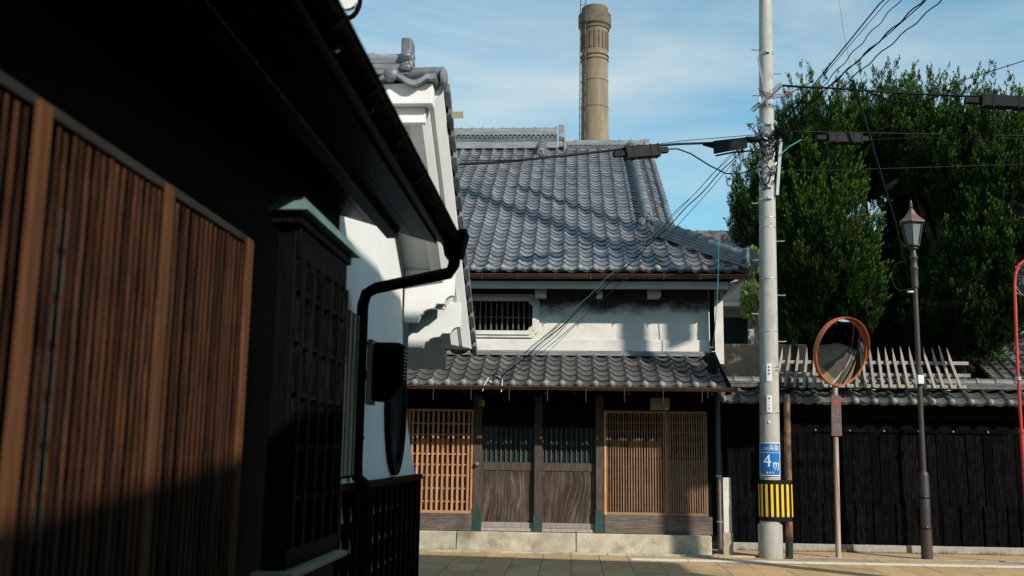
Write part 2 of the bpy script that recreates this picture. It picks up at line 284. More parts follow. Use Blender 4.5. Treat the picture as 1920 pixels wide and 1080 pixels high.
def mould_material():
    """old white plaster with black mould growing in ragged runs down from its upper part"""
    m = plaster_old.copy(); m.name = 'mouldy_plaster'; N = m.node_tree.nodes; L = m.node_tree.links; b = N['Principled BSDF']
    src = b.inputs['Base Color'].links[0].from_socket
    t = N.new('ShaderNodeTexCoord'); sx = N.new('ShaderNodeSeparateXYZ'); L.new(t.outputs['Object'], sx.inputs[0])
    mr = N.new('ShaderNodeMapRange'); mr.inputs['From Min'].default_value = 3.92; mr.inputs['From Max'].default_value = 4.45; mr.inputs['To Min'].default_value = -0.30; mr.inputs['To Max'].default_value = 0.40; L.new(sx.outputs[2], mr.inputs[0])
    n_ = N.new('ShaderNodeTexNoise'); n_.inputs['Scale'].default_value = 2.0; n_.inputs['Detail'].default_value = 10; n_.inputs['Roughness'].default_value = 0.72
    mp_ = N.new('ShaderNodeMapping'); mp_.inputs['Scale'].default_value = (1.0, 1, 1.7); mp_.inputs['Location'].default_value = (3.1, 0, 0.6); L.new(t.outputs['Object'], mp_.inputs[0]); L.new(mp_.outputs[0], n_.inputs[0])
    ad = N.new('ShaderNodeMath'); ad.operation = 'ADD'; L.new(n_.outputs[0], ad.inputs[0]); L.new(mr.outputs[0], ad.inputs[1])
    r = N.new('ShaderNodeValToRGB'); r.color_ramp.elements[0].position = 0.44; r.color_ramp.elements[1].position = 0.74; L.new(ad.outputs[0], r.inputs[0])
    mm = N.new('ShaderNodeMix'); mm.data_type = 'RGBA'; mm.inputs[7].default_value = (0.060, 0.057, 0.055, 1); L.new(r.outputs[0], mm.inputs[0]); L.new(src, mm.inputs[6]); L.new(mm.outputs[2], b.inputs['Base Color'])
    return m
mould_m = mould_material()

# ------------------------------------------------------------------ ground
g = MB(); g.add([(-250, -250, -0.012), (250, -250, -0.012), (250, 400, -0.012), (-250, 400, -0.012)], [(0, 1, 2, 3)])
ground = g.build('ground', joint_m); ground['kind'] = 'structure'
rd = MB(); S_ = 0.9
for i in range(-14, 34):
    for j in range(-16, 15):
        x, y = i * 0.9, j * 0.9
        rd.box(x + 0.006, x + 0.894, y + 0.006, y + 0.894, -0.06, -0.006)
roadfar = rd.build('road', road_m); roadfar['kind'] = 'structure'
pav = MB().box(0.005, 0.445, 0.005, 0.885, -0.05, 0.0).mesh('paver', paver_m)
for i in range(-8, 21):
    for j in range(4):
        if random.random() < 0.0: continue
        m_ = Matrix.Translation((i * 0.45, 13.5 + j * 0.9, random.uniform(-0.002, 0.002)))
        inst('paver', pav, m_, roadfar)
kb = MB()
for i in range(-6, 22): kb.box(i * 0.6 + 0.004, i * 0.6 + 0.596, 17.105, 17.225, -0.05, 0.012) if i * 0.6 > 2.3 else None
kb.build('kerb', conc_m, bevel=0.004)['kind'] = 'structure'
gs = MB()
for i in range(-9, 5): gs.box(i * 0.6 + 0.004, i * 0.6 + 0.596, 16.93, 17.095, -0.05, 0.022)
gs.build('gutter_kerb', stone_m, bevel=0.004)['kind'] = 'structure'
vg = MB(); vg.box(2.4, 26, 17.23, 18.22, -0.05, 0.006); vg.build('pavement', paver_m)['kind'] = 'structure'
ln = MB()
for k in range(26):
    x0 = 0.95 + k * 0.9; ln.box(x0, x0 + 0.885, 16.17 + 0.004 * k, 16.45 + 0.004 * k, 0.001, 0.007)
ln.build('road_line', line_m, roadfar)
box('manhole_cover', sign_grey, roadfar, -0.62, -0.28, 15.9, 16.05, -0.01, 0.008)

# ------------------------------------------------------------------ roof tiles
def tile_mesh(name, W, Ln, mat, eave=False, amp=1.0):
    mb = MB(); ts = [-0.02, 0.0, 0.07, 0.15, 0.23, 0.32, 0.45, 0.60, 0.76, 0.90, 1.0]
    def prof(t):
        if t < 0: return -0.012
        if t < 0.32: return (0.008 + 0.042 * math.sin(math.pi * t / 0.32)) * amp
        return (0.008 - 0.030 * math.sin(math.pi * (t - 0.32) / 0.68)) * amp
    lift = 0.028; drop = 0.055 if eave else 0.024
    a = [(t * W, 0, prof(t) + lift) for t in ts]; b = [(t * W, Ln, prof(t)) for t in ts]
    l0 = [(t * W, 0.0, prof(t) + lift) for t in ts]; l1 = [(t * W, 0.006, prof(t) + lift - drop) for t in ts]
    n = len(ts); q = lambda o1, o2: [(o1 + i, o1 + i + 1, o2 + i + 1, o2 + i) for i in range(n - 1)]
    mb.add(a + b, q(0, n)); mb.add(l0 + l1, q(n, 0)); nface = len(mb.f)
    if eave:
        c = Vector((0.155 * W, -0.012, 0.024 + lift * 0.6)); r = 0.060; k = 12
        mb.lathe([(r, 0), (r, 0.02), (r * 0.85, 0.042), (r * 0.5, 0.058), (0.006, 0.064)], c + Vector((0, 0.012, 0)), k, (0, -1, 0.0))
    me = bpy.data.meshes.new(name); me.from_pydata(mb.v, [], mb.f); me.materials.append(mat); me.materials.append(boss_m)
    for p in me.polygons:
        if p.index >= nface: p.material_index = 1
    me.shade_smooth(); me.set_sharp_from_angle(angle=R(50)); return me
def tile_field(me_tile, me_eave, parent, stuffmat, origin, ux, uy, uz, W, exp, cols, rows, keep, part, jit=0.004):
    """lay tiles; keep(x,y,z,c,r) says whether the place exists, part(...) whether it is a piece of its own"""
    ux, uy, uz = Vector(ux), Vector(uy), Vector(uz); rest = MB(); cache = {}
    for r in range(rows):
        for c in cols:
            p = Vector(origin) + ux * (c * W) + uy * (r * exp)
            ctr = p + ux * W / 2 + uy * exp / 2
            if not keep(ctr, c, r): continue
            p = p + uy * random.uniform(-jit, jit) + uz * random.uniform(-jit, jit) * 0.6
            rx = Matrix.Rotation(random.uniform(-0.012, 0.012), 4, 'X') @ Matrix.Rotation(random.uniform(-0.01, 0.01), 4, 'Y') @ Matrix.Rotation(random.uniform(-0.006, 0.006), 4, 'Z')
            mw = frame(p, ux, uy, uz) @ rx
            me = me_eave if r == 0 else me_tile
            if part(ctr, c, r): inst('roof_tile', me, mw, parent)
            else:
                if me.name not in cache: cache[me.name] = ([v.co.copy() for v in me.vertices], [tuple(f.vertices) for f in me.polygons])
                vs, fs = cache[me.name]; rest.add([mw @ v for v in vs], fs)
    if rest.v:
        me = bpy.data.meshes.new('roof_tile_field'); me.from_pydata(rest.v, [], rest.f); me.materials.append(stuffmat); me.shade_smooth(); me.set_sharp_from_angle(angle=R(50))
        inst('roof_tile_field', me, None, parent, kind='stuff')

def half_pipe_ridge(parent, a, b, r, n, mat, name='ridge_tile', collar=0.012, seg=10, squash=1.0):
    """a run of overlapping round cap tiles from a to b, each a piece"""
    a = Vector(a); b = Vector(b); d = (b - a); ln_ = d.length / n; d.normalize(); up = Vector((0, 0, 1)); x = d.cross(up).normalized(); u = x.cross(d)
    mb = MB(); prof = [(r + collar, 0.0), (r + collar, ln_ * 0.16), (r * 1.01, ln_ * 0.20), (r * 0.97, ln_ * 1.04)]
    for rr, z in prof:
        for j in range(seg + 1):
            t = math.pi * j / seg; mb.v.append((math.cos(t) * rr, z, math.sin(t) * rr * squash))
    for i in range(len(prof) - 1):
        for j in range(seg): mb.f.append((i * (seg + 1) + j, i * (seg + 1) + j + 1, (i + 1) * (seg + 1) + j + 1, (i + 1) * (seg + 1) + j))
    mb.f.append(tuple(range(seg + 1)))
    me = mb.mesh(name, mat, 40)
    for i in range(n):
        inst(name, me, frame(a + d * (ln_ * i), x, d, u) @ Matrix.Rotation(random.uniform(-0.02, 0.02), 4, 'Z'), parent)

def gutter(name, parent, x0, x1, y, z, r, mat, hang=None, hmat=None, step=0.62):
    mb = MB(); n = 8
    for x in (x0, x1):
        for j in range(n + 1):
            t = math.pi + math.pi * j / n; mb.v.append((x, y + math.cos(t) * r, z + math.sin(t) * r))
        for j in range(n + 1):
            t = 2 * math.pi - math.pi * j / n; mb.v.append((x, y + math.cos(t) * (r - 0.008), z + math.sin(t) * (r - 0.008)))
    k = 2 * (n + 1)
    for j in range(k): mb.f.append((j, (j + 1) % k, k + (j + 1) % k, k + j))
    mb.f.append(tuple(range(k))); mb.f.append(tuple(range(k, 2 * k)))
    go = mb.build(name, mat, parent, smooth=40)
    tube('gutter_bead', mat, go, [(x0, y - r, z), (x1, y - r, z)], 0.010, 6)
    if hang:
        x = x0 + 0.25
        while x < x1:
            h = MB(); pts = [(x, y - math.cos(math.pi * j / 6) * (r + 0.004), z - math.sin(math.pi * j / 6) * (r + 0.004)) for j in range(7)]
            for p, q in zip(pts, pts[1:]): h.bar(p, q, 0.02, 0.004, (1, 0, 0))
            h.box(x - 0.006, x + 0.006, y - r - 0.008, y - r - 0.002, z - hang, z + 0.02)
            h.build('gutter_hanger', hmat or steel_m, go); x += step
    return go

# ------------------------------------------------------------------ the merchant house facing the street
house = thing('merchant_house', 'two-storey merchant house with grey tile roofs, wooden doors and lattice windows', 'house', (0, 17.3, 0))
H = house
XL = -5.6
TW = 0.27
# lower walls and dark interior
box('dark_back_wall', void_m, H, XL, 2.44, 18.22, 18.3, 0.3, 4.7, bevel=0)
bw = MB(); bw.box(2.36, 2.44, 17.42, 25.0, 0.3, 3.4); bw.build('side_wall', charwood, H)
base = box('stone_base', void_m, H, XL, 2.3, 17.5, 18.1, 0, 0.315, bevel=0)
for x0, x1 in ((-5.6, -3.72), (-3.72, -1.93), (-1.93, 0.08), (0.08, 2.33)):
    MB().box(x0 + 0.005, x1 - 0.005, 17.10 + random.uniform(0, 0.006), 17.49, -0.03, 0.318 + random.uniform(-0.004, 0.004)).build('stone_block', stone_m, base, bevel=0.012)
# timber sills under the lattices
box('sill_beam', oldwood, H, XL, -1.69, 17.24, 17.42, 0.322, 0.598)
box('sill_beam', oldwood, H, 0.56, 2.36, 17.24, 17.42, 0.322, 0.618)
# posts with copper shoes
for x0, x1, zt in ((-1.685, -1.535, 0.69), (-0.635, -0.500, 0.585), (0.412, 0.552, 0.70)):
    p_ = box('door_post', postwood, H, x0, x1, 17.26, 17.42, 0.322, 2.62, bevel=0.008)
    box('copper_shoe', copper_shoe, p_, x0 - 0.006, x1 + 0.006, 17.25, 17.43, 0.3225, zt, bevel=0.003)
box('post', blackwood, H, 2.30, 2.44, 17.26, 17.42, 0.32, 2.62)
box('lintel', blackwood, H, XL, 2.44, 17.27, 17.45, 2.40, 2.78)
box('door_lintel', blackwood, H, -1.53, 0.41, 17.29, 17.43, 2.085, 2.39)
for k, (x0, x1) in enumerate(((-1.53, -0.64), (-0.495, 0.407))):
    d_ = box('door', postwood, H, x0, x1, 17.335, 17.395, 1.335, 1.475, bevel=0.004)           # middle rail carries the leaf
    box('door_panel', door_m, d_, x0 + 0.02, x1 - 0.02, 17.350, 17.385, 0.47, 1.334, bevel=0)
    box('door_stile', postwood, d_, x0, x0 + 0.019, 17.337, 17.393, 0.47, 2.08, bevel=0.002)
    box('door_stile', postwood, d_, x1 - 0.019, x1, 17.337, 17.393, 0.47, 2.08, bevel=0.002)
    box('bottom_rail', spikewood, d_, x0, x1, 17.325, 17.395, 0.375, 0.469, bevel=0.006)
    box('threshold', spikewood, d_, x0 - 0.003, x1 + 0.003, 17.30, 17.40, 0.3225, 0.374, bevel=0.006)
    gl = box('door_glass', glass_dark, d_, x0 + 0.02, x1 - 0.02, 17.375, 17.383, 1.476, 2.08, bevel=0)
    nb = 10
    for i in range(nb):
        x = x0 + 0.06 + (x1 - x0 - 0.12) * i / (nb - 1); box('door_bar', oldwood, d_, x - 0.009, x + 0.009, 17.345, 17.372, 1.476, 2.083, bevel=0.002)
# lattice windows
def lattice(x0, x1, z0, z1, nv, hz, mat, w=0.026, label=None, hw=0.02, extra=None):
    f_ = MB()
    f_.box(x0, x1, 17.262, 17.33, z0, z0 + 0.05); f_.box(x0, x1, 17.262, 17.33, z1 - 0.04, z1)
    f_.box(x0, x0 + 0.035, 17.264, 17.332, z0 + 0.05, z1 - 0.04); f_.box(x1 - 0.035, x1, 17.264, 17.332, z0 + 0.05, z1 - 0.04)
    lo = f_.build('lattice_window', mat, H, bevel=0.003)
    for i in range(nv):
        x = x0 + 0.035 + (x1 - x0 - 0.07) * (i + 0.5) / nv
        MB().box(x - w / 2, x + w / 2, 17.272, 17.297, z0 + 0.051, z1 - 0.041).build('lattice_bar', mat, lo)
    for z in hz: MB().box(x0 + 0.036, x1 - 0.036, 17.298, 17.318, z - hw / 2, z + hw / 2).build('lattice_rail', mat, lo)
    return lo
hzL = [0.80, 1.02, 1.24, 1.42, 1.60, 1.78, 1.93, 2.12]
lattice(-4.0, -2.83, 0.602, 2.37, 12, hzL, lattice_m, w=0.036)
L1 = lattice(-2.82, -1.69, 0.602, 2.37, 12, hzL, lattice_m, w=0.036, hw=0.026)
hzR = [0.74, 0.84, 0.96, 1.13, 1.28, 1.45, 1.62, 1.83, 2.02, 2.17]
L2 = lattice(0.56, 1.62, 0.622, 2.375, 22, hzR, lattice_d, w=0.017, hw=0.012)
L3 = lattice(1.625, 2.30, 0.622, 2.375, 15, hzR, lattice_d, w=0.017, hw=0.012)
box('lattice_jamb', lattice_m, L2, 0.556, 0.595, 17.25, 17.34, 0.622, 2.375)
for L_, x0, x1 in ((L1, -2.75, -1.74), (L2, 0.63, 1.58)):
    n = 3; w = (x1 - x0) / n
    for i in range(n):
        box('inner_panel', inner_paper, L_, x0 + i * w + 0.02, x0 + (i + 1) * w - 0.02, 17.44, 17.46, 0.64, 1.56, bevel=0)
        box('inner_board', inner_board, L_, x0 + i * w + 0.05, x0 + (i + 1) * w - 0.05, 17.43, 17.45, 1.58, 1.87, bevel=0.004)
    box('inner_rail', lattice_d, L_, x0 - 0.04, x1 + 0.03, 17.425, 17.428, 1.40, 1.43, bevel=0)
box('inner_panel', inner_paper, L3, 1.66, 2.28, 17.44, 17.46, 0.64, 1.56, bevel=0)
mb_ = MB().box(1.34, 1.66, 17.12, 17.26, 2.39, 2.60).build('meter_box', tan_m, H, bevel=0.01)
box('meter_label', white_m, mb_, 1.59, 1.63, 17.115, 17.12, 2.40, 2.412, bevel=0)
for i, x in enumerate((-1.60, -1.545)): box('paper_charm', yellow_m if i else tan_m, H, x, x + 0.04, 17.255, 17.259, 2.42, 2.53, bevel=0)
MB().lathe([(0.012, 0), (0.035, 0.01), (0.035, 0.05), (0.02, 0.07)], (-1.61, 17.255, 1.44), 10, (0, -1, 0)).build('door_bell', steel_m, H, smooth=40)

# lower roof
s1 = math.atan2(3.37 - 2.74, 17.85 - 16.35); uy1 = Vector((0, math.cos(s1), math.sin(s1))); uz1 = Vector((0, -math.sin(s1), math.cos(s1)))
def slope_slab(name, mat, parent, x0, x1, ya, za, yb, zb, t):
    return MB().hexa([(x0, ya, za - t), (x1, ya, za - t), (x1, yb, zb - t), (x0, yb, zb - t), (x0, ya, za), (x1, ya, za), (x1, yb, zb), (x0, yb, zb)]).build(name, mat, parent)
lr = slope_slab('lower_roof', blackwood, H, XL, 2.56, 16.38, 2.715, 17.88, 3.345, 0.05)
tm1 = tile_mesh('lower_tile', TW, 0.31, tilew_m); te1 = tile_mesh('lower_eave_tile', TW, 0.31, tilew_m, True)
nrow = 6; ex1 = math.hypot(1.5, 0.63) / nrow
tile_field(tm1, te1, lr, tilew_s, (XL, 16.33, 2.725), (1, 0, 0), uy1, uz1, TW, ex1, range(0, 30), nrow, lambda p, c, r: p.x < 2.5, lambda p, c, r: p.x > -2.9)
for i in range(18):
    x = XL + 0.2 + i * 0.45; slope_slab('rafter', blackwood, lr, x, x + 0.06, 16.42, 2.66, 17.5, 3.13, 0.07)
gutter('lower_gutter', H, XL, 2.62, 16.24, 2.70, 0.055, copper_brown, 0.23, copper_brown, 0.62)
# plain and corner tiles at the right end: a round drain pipe lies over the corner
tube('drain_pipe', gutter_black, H, [at(1338, 668, 17.6), at(1352, 700, 17.2), at(1365, 724, 16.9), at(1366, 740, 16.9)], 0.055, 10)
nb_ = MB()
nb_.box(XL, 2.5, 17.76, 17.875, 3.36, 3.405); nb_.box(XL, 2.5, 17.79, 17.877, 3.407, 3.452)
nb_.build('flashing_course', ridge_m, H, bevel=0.006)
# upper wall with its cusped window
WX0, WX1, WZ0, WZ1 = -2.62, -0.70, 3.80, 4.37
wl_ = MB()
wl_.box(XL, WX0, 17.9, 18.05, 3.45, 4.80); wl_.box(WX1, 2.45, 17.9, 18.05, 3.45, 4.80); wl_.box(WX0, WX1, 17.9, 18.05, 3.45, WZ0); wl_.box(WX0, WX1, 17.9, 18.05, WZ1, 4.80)
uw = wl_.build('upper_wall', mould_m, H)
box('plaster_plinth', plaster_old, uw, XL, 2.46, 17.862, 17.898, 3.455, 3.665, bevel=0.008)
box('side_plaster_wall', plaster_old, uw, 2.52, 2.80, 18.5, 24.5, 3.3, 5.2, bevel=0)
def cusp(x0, x1, z0, z1, d, n=5):
    """rectangle whose corners step inward in a lobe"""
    P = []
    for cx_, cz, a0, sx_, sz in ((x1, z1, 0, 1, 1), (x0, z1, 90, -1, 1), (x0, z0, 180, -1, -1), (x1, z0, 270, 1, -1)):
        pts = []
        c1_ = (cx_ - sx_ * d, cz - sz * d * 2.0); 
        for k in range(n + 1):                                         # lobe from the side
            t = R(90 * k / n); pts.append((cx_ - sx_ * d + sx_ * d * math.cos(t), cz - sz * d * 2.0 + sz * d * math.sin(t)))
        for k in range(n + 1):                                         # lobe toward the top
            t = R(90 * k / n); pts.append((cx_ - sx_ * d * 2.0 + sx_ * d * math.cos(t), cz - sz * d + sz * d * math.sin(t)))
        if a0 in (90, 270): pts = pts[::-1]
        P += pts
    return P
fn = lambda u, v, d: (u, d, v)
wo_, wi_ = cusp(-2.73, -0.59, 3.69, 4.48, 0.075), cusp(WX0 + 0.006, WX1 - 0.006, WZ0 + 0.006, WZ1 - 0.006, 0.06)
wf = MB().ring(wo_, wi_, fn, 17.84, 17.899).build('window_frame', plaster_old, uw)
wo2, wi2 = cusp(-2.68, -0.64, 3.74, 4.43, 0.07), cusp(WX0 + 0.012, WX1 - 0.012, WZ0 + 0.012, WZ1 - 0.012, 0.06)
MB().ring(wo2, wi2, fn, 17.815, 17.84).build('frame_moulding', plaster_old, wf)
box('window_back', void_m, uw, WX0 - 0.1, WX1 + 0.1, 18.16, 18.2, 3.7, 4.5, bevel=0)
for i in range(19):
    x = WX0 + 0.05 + i * 0.1; box('window_bar', oldwood, wf, x - 0.014, x + 0.014, 17.93, 17.965, WZ0 - 0.004, WZ1 + 0.004, bevel=0.002)
box('window_rail', oldwood, wf, WX0, WX1, 17.966, 17.985, 4.06, 4.085, bevel=0)
# upper eave
E0Y, E0Z, RY, RZ = 17.22, 4.80, 24.8, 9.36
s2 = math.atan2(RZ - E0Z, RY - E0Y); uy2 = Vector((0, math.cos(s2), math.sin(s2))); uz2 = Vector((0, -math.sin(s2), math.cos(s2)))
box('eave_fascia', fascia_m, H, XL, 2.72, 17.27, 17.36, 4.50, 4.625, bevel=0.008)
box('eave_soffit', blackwood, H, XL, 2.86, 17.362, 18.0, 4.585, 4.70, bevel=0)  # coloured black to stand for the shadow under the eave
for x0, x1 in ((-2.75, -2.55), (-0.66, -0.46), (0.44, 0.54), (1.35, 1.57)): box('bracket_beam', fascia_m, H, x0, x1, 17.46, 17.9, 4.40, 4.584, bevel=0.004)
MB().hexa([(2.74, 17.3, 4.50), (3.0, 17.25, 4.66), (3.0, 19, 4.66), (2.74, 19, 4.50), (2.74, 17.3, 4.62), (3.0, 17.25, 4.74), (3.0, 19, 4.74), (2.74, 19, 4.62)]).build('corner_fascia', fascia_m, H)
dk = MB()
def rp2(x, y): return (x, y, E0Z + (y - E0Y) * math.tan(s2))
top = [rp2(XL, E0Y + 0.04), rp2(3.0, E0Y + 0.04), rp2(1.92, 18.35), rp2(1.92, RY), rp2(XL, RY)]
dk.add(top + [(x, y, z - 0.10) for x, y, z in top], [(0, 1, 2, 3, 4), (9, 8, 7, 6, 5)] + [(i, (i + 1) % 5, 5 + (i + 1) % 5, 5 + i) for i in range(5)])
ur = dk.build('upper_roof', blackwood, H)
tm2 = tile_mesh('upper_tile', TW, 0.26, tile_m); te2 = tile_mesh('upper_eave_tile', TW, 0.26, tile_m, True)
nr2 = 40; ex2 = math.hypot(RY - E0Y, RZ - E0Z) / nr2
hip = lambda x: 17.22 + max(0, 3.0 - x) * 1.02        # plan line of the hip
keep2 = lambda p, c, r: (p.x < 1.95 and p.y > 18.4) or (p.y < hip(p.x) + 0.02 and p.x < 3.0)
tile_field(tm2, te2, ur, tile_s, (XL + 0.02, E0Y - 0.03, E0Z + 0.01), (1, 0, 0), uy2, uz2, TW, ex2, range(0, 33), nr2, keep2, lambda p, c, r: p.x > -2.1 and r < 10)
# verge row of rounded tiles down the gable edge
half_pipe_ridge(ur, (1.95, 18.75, rp2(0, 18.75)[2] + 0.03), (1.95, RY, RZ + 0.03), 0.06, 22, tile_m, 'verge_tile', 0.01, 8)
# the other slopes
ob = MB(); ob.add([rp2(XL, RY), rp2(1.95, RY), (1.95, 32.3, 4.8), (XL, 32.3, 4.8), (3.0, 17.26, 4.80), (3.0, 32.3, 4.8), (1.95, 30, 5.3), (1.95, 18.35, 5.42)], [(0, 3, 2, 1), (4, 5, 6, 7)])
ob.add([(1.9, 18.3, 5.3), (1.9, 31, 5.3), (1.9, RY, RZ - 0.05)], [(0, 1, 2)]); ob.build('rear_slope', tile_s, ur)
gutter('upper_gutter', H, XL, 3.02, 17.12, 4.71, 0.066, copper_brown, 0.085, copper_brown, 0.63)
# main ridge
def ridge_stack(x0, x1, zb, zt, y, holes=True):
    rg = MB(); h = zt - zb
    rg.box(x0, x1, y - 0.17, y + 0.17, zb, zb + 0.28 * h); rg.box(x0, x1, y - 0.10, y + 0.10, zb + 0.28 * h, zb + 0.60 * h); rg.box(x0, x1, y - 0.16, y + 0.16, zb + 0.60 * h, zb + 0.85 * h)
    ro = rg.build('main_ridge', ridge_m, ur, bevel=0.006)
    lt = MB(); n = int((x1 - x0) / 0.12)
    for i in range(n):
        xa = x0 + (x1 - x0) * i / n; xb = x0 + (x1 - x0) * (i + 1) / n; z0_, z1_ = zb + 0.29 * h, zb + 0.59 * h; zm = (z0_ + z1_) / 2
        for a, b in (((xa, zm), ((xa + xb) / 2, z1_)), (((xa + xb) / 2, z1_), (xb, zm)), ((xa, zm), ((xa + xb) / 2, z0_)), (((xa + xb) / 2, z0_), (xb, zm)), ((xa, z0_), ((xa + xb) / 2, zm)), (((xa + xb) / 2, zm), (xb, z0_))):
            lt.bar((a[0], y - 0.135, a[1]), (b[0], y - 0.135, b[1]), 0.05, 0.02)
    lt.build('pattern_band', ridge_m, ro); 
    half_pipe_ridge(ro, (x1, y, zb + 0.85 * h), (x0, y, zb + 0.85 * h), 0.085, max(2, int((x1 - x0) / 0.27)), ridge_m, 'ridge_cap', 0.018)
    return ro
r1_ = ridge_stack(XL, -0.40, 9.36, 9.96, RY)
r2_ = ridge_stack(-0.16, 1.80, 9.22, 9.58, RY)
def demon_tile(loc, w, h, t, axis, mat, parent, name='ridge_end_tile'):
    """ridge-end ornament: square head over a scroll and a spreading foot, thickness along axis"""
    P = [(-0.5, 0), (0.5, 0), (0.52, 0.14), (0.40, 0.26), (0.50, 0.34), (0.56, 0.44), (0.48, 0.54), (0.40, 0.58), (0.42, 0.96), (0.34, 1.0), (-0.34, 1.0), (-0.42, 0.96), (-0.40, 0.58), (-0.48, 0.54), (-0.56, 0.44), (-0.50, 0.34), (-0.40, 0.26), (-0.52, 0.14)]
    L = Vector(loc); a = Vector(axis); s = a.cross(Vector((0, 0, 1)))
    f = lambda u, v, d: L + s * (u * w) + Vector((0, 0, v * h)) + a * d
    o = MB().prism(P, f, 0, t).build(name, mat, parent, bevel=0.012, smooth=35)
    for u, v, r in ((0, 0.46, 0.16), (-0.34, 0.2, 0.10), (0.34, 0.2, 0.10)):
        c = f(u, v, t); MB().tube([c + s * (r * w * math.cos(q)) + Vector((0, 0, r * w * math.sin(q))) for q in [k * math.pi / 6 for k in range(12)]], 0.035 * w + 0.008, 6, closed=True).build('scroll_ring', mat, o, smooth=60)
    return o
demon_tile((-0.36, RY, 9.38), 0.40, 0.62, 0.16, (1, 0, 0), ridge_m, r1_)
demon_tile((1.82, RY, 9.30), 0.36, 0.30, 0.14, (1, 0, 0), ridge_m, r2_)
tube('end_rope', spikewood, r2_, [(-0.2, RY - 0.2, 9.24), (-0.2, RY - 0.2, 9.62)], 0.03, 6)
# descending ridges with flower-ended tiles
def desc_ridge(x, ya, yb, w, hgt, n, label=None):
    za, zb = rp2(0, ya)[2], rp2(0, yb)[2]; sd = MB()
    for k in range(3):
        o_ = 0.03 + k * hgt / 3; ww = w - k * 0.02
        sd.hexa([(x - ww, ya, za + o_), (x + ww, ya, za + o_), (x + ww, yb, zb + o_), (x - ww, yb, zb + o_), (x - ww, ya, za + o_ + hgt / 3 - 0.008), (x + ww, ya, za + o_ + hgt / 3 - 0.008), (x + ww, yb, zb + o_ + hgt / 3 - 0.008), (x - ww, yb, zb + o_ + hgt / 3 - 0.008)])
    so_ = sd.build('descending_ridge', tile_m, ur)
    half_pipe_ridge(so_, (x, ya, za + 0.03 + hgt), (x, yb, zb + 0.03 + hgt), w * 0.86, n, tile_m, 'ridge_cap', 0.014)
    for dx, dz, r in ((0, 0.17, 0.085), (-0.13, 0.07, 0.07), (0.13, 0.07, 0.07)):
        c = Vector((x + dx, ya - 0.05, za + 0.03 + dz)); MB().lathe([(r, 0), (r, 0.06), (r * 0.7, 0.075), (r * 0.68, 0.055), (r * 0.3, 0.055), (r * 0.22, 0.085), (0.004, 0.09)], c + Vector((0, 0.05, 0)), 12, (0, -1, 0)).build('flower_tile', tile_m, so_, smooth=40)
    MB().box(x - 0.27, x + 0.27, ya - 0.02, ya + 0.1, za - 0.03, za + 0.0).build('flower_foot', tile_m, so_)
desc_ridge(1.50, 19.35, 24.62, 0.115, 0.17, 20)
desc_ridge(-0.78, 23.75, 24.70, 0.12, 0.17, 4)
# hip ridge to the corner
ha, hb = Vector((3.02, 17.24, 4.86)), Vector((1.62, 18.72, 5.74))
hd = MB()
for k in range(4):
    wv = 0.125 - k * 0.012; o_ = Vector((0, 0, 0.02 + k * 0.055)); dd = (hb - ha).normalized(); sx_ = dd.cross(Vector((0, 0, 1))).normalized() * wv; t_ = Vector((0, 0, 0.048))
    hd.hexa([ha - sx_ + o_, ha + sx_ + o_, hb + sx_ + o_, hb - sx_ + o_, ha - sx_ + o_ + t_, ha + sx_ + o_ + t_, hb + sx_ + o_ + t_, hb - sx_ + o_ + t_])
hr = hd.build('hip_ridge', tile_m, ur)
half_pipe_ridge(hr, ha + Vector((0, 0, 0.235)), hb + Vector((0, 0, 0.235)), 0.095, 8, tile_m, 'ridge_cap', 0.014)
demon_tile(ha + Vector((0.02, -0.02, -0.03)), 0.34, 0.36, 0.10, (0.69, -0.72, 0), tile_m, hr)
# downpipes
tube('downpipe', gutter_black, H, [(2.50, 17.83, 4.6), (2.50, 17.83, 3.47)], 0.045, 10)
dp = tube('downpipe', lampbrown, H, [(2.475, 17.20, 2.64), (2.475, 17.20, 0.14), (2.47, 17.12, 0.07)], 0.045, 10)
for z in (0.55, 1.30): MB().lathe([(0.053, -0.014), (0.053, 0.014)], (2.475, 17.20, z), 12).build('pipe_band', steel_m, dp, smooth=40)
gp = thing('gate_post', 'short white plastered gate post on a stone foot beside the brown downpipe', 'post', (2.63, 17.4, 0))
box('plaster_shaft', plaster_old, gp, 2.56, 2.70, 17.36, 17.56, 0.36, 1.27, bevel=0.006)
box('stone_foot', stone_m, gp, 2.545, 2.715, 17.34, 17.58, 0, 0.359, bevel=0.008)

# ------------------------------------------------------------------ white plastered storehouse on the street side
store = thing('storehouse', 'white plastered storehouse with oval window and scrolled eave brackets', 'storehouse', (-2.5, 9.7, 0))
sw = MB()
P = [(-1.86, 7.72, 1.36), (-1.86, 11.98, 1.36), (-1.92, 11.72, 1.9), (-1.95, 11.45, 2.6), (-1.96, 11.3, 3.3), (-1.96, 11.3, 3.95), (-1.96, 9.45, 5.1), (-1.96, 7.72, 5.1)]
Q = [(-5.5, y, z) for x, y, z in P]
n = len(P); sw.add(P + Q, [tuple(range(n)), tuple(range(2 * n - 1, n - 1, -1))] + [(i, n + i, n + (i + 1) % n, (i + 1) % n) for i in range(n)])
wall_o = sw.build('plaster_wall', plaster, store, smooth=25)
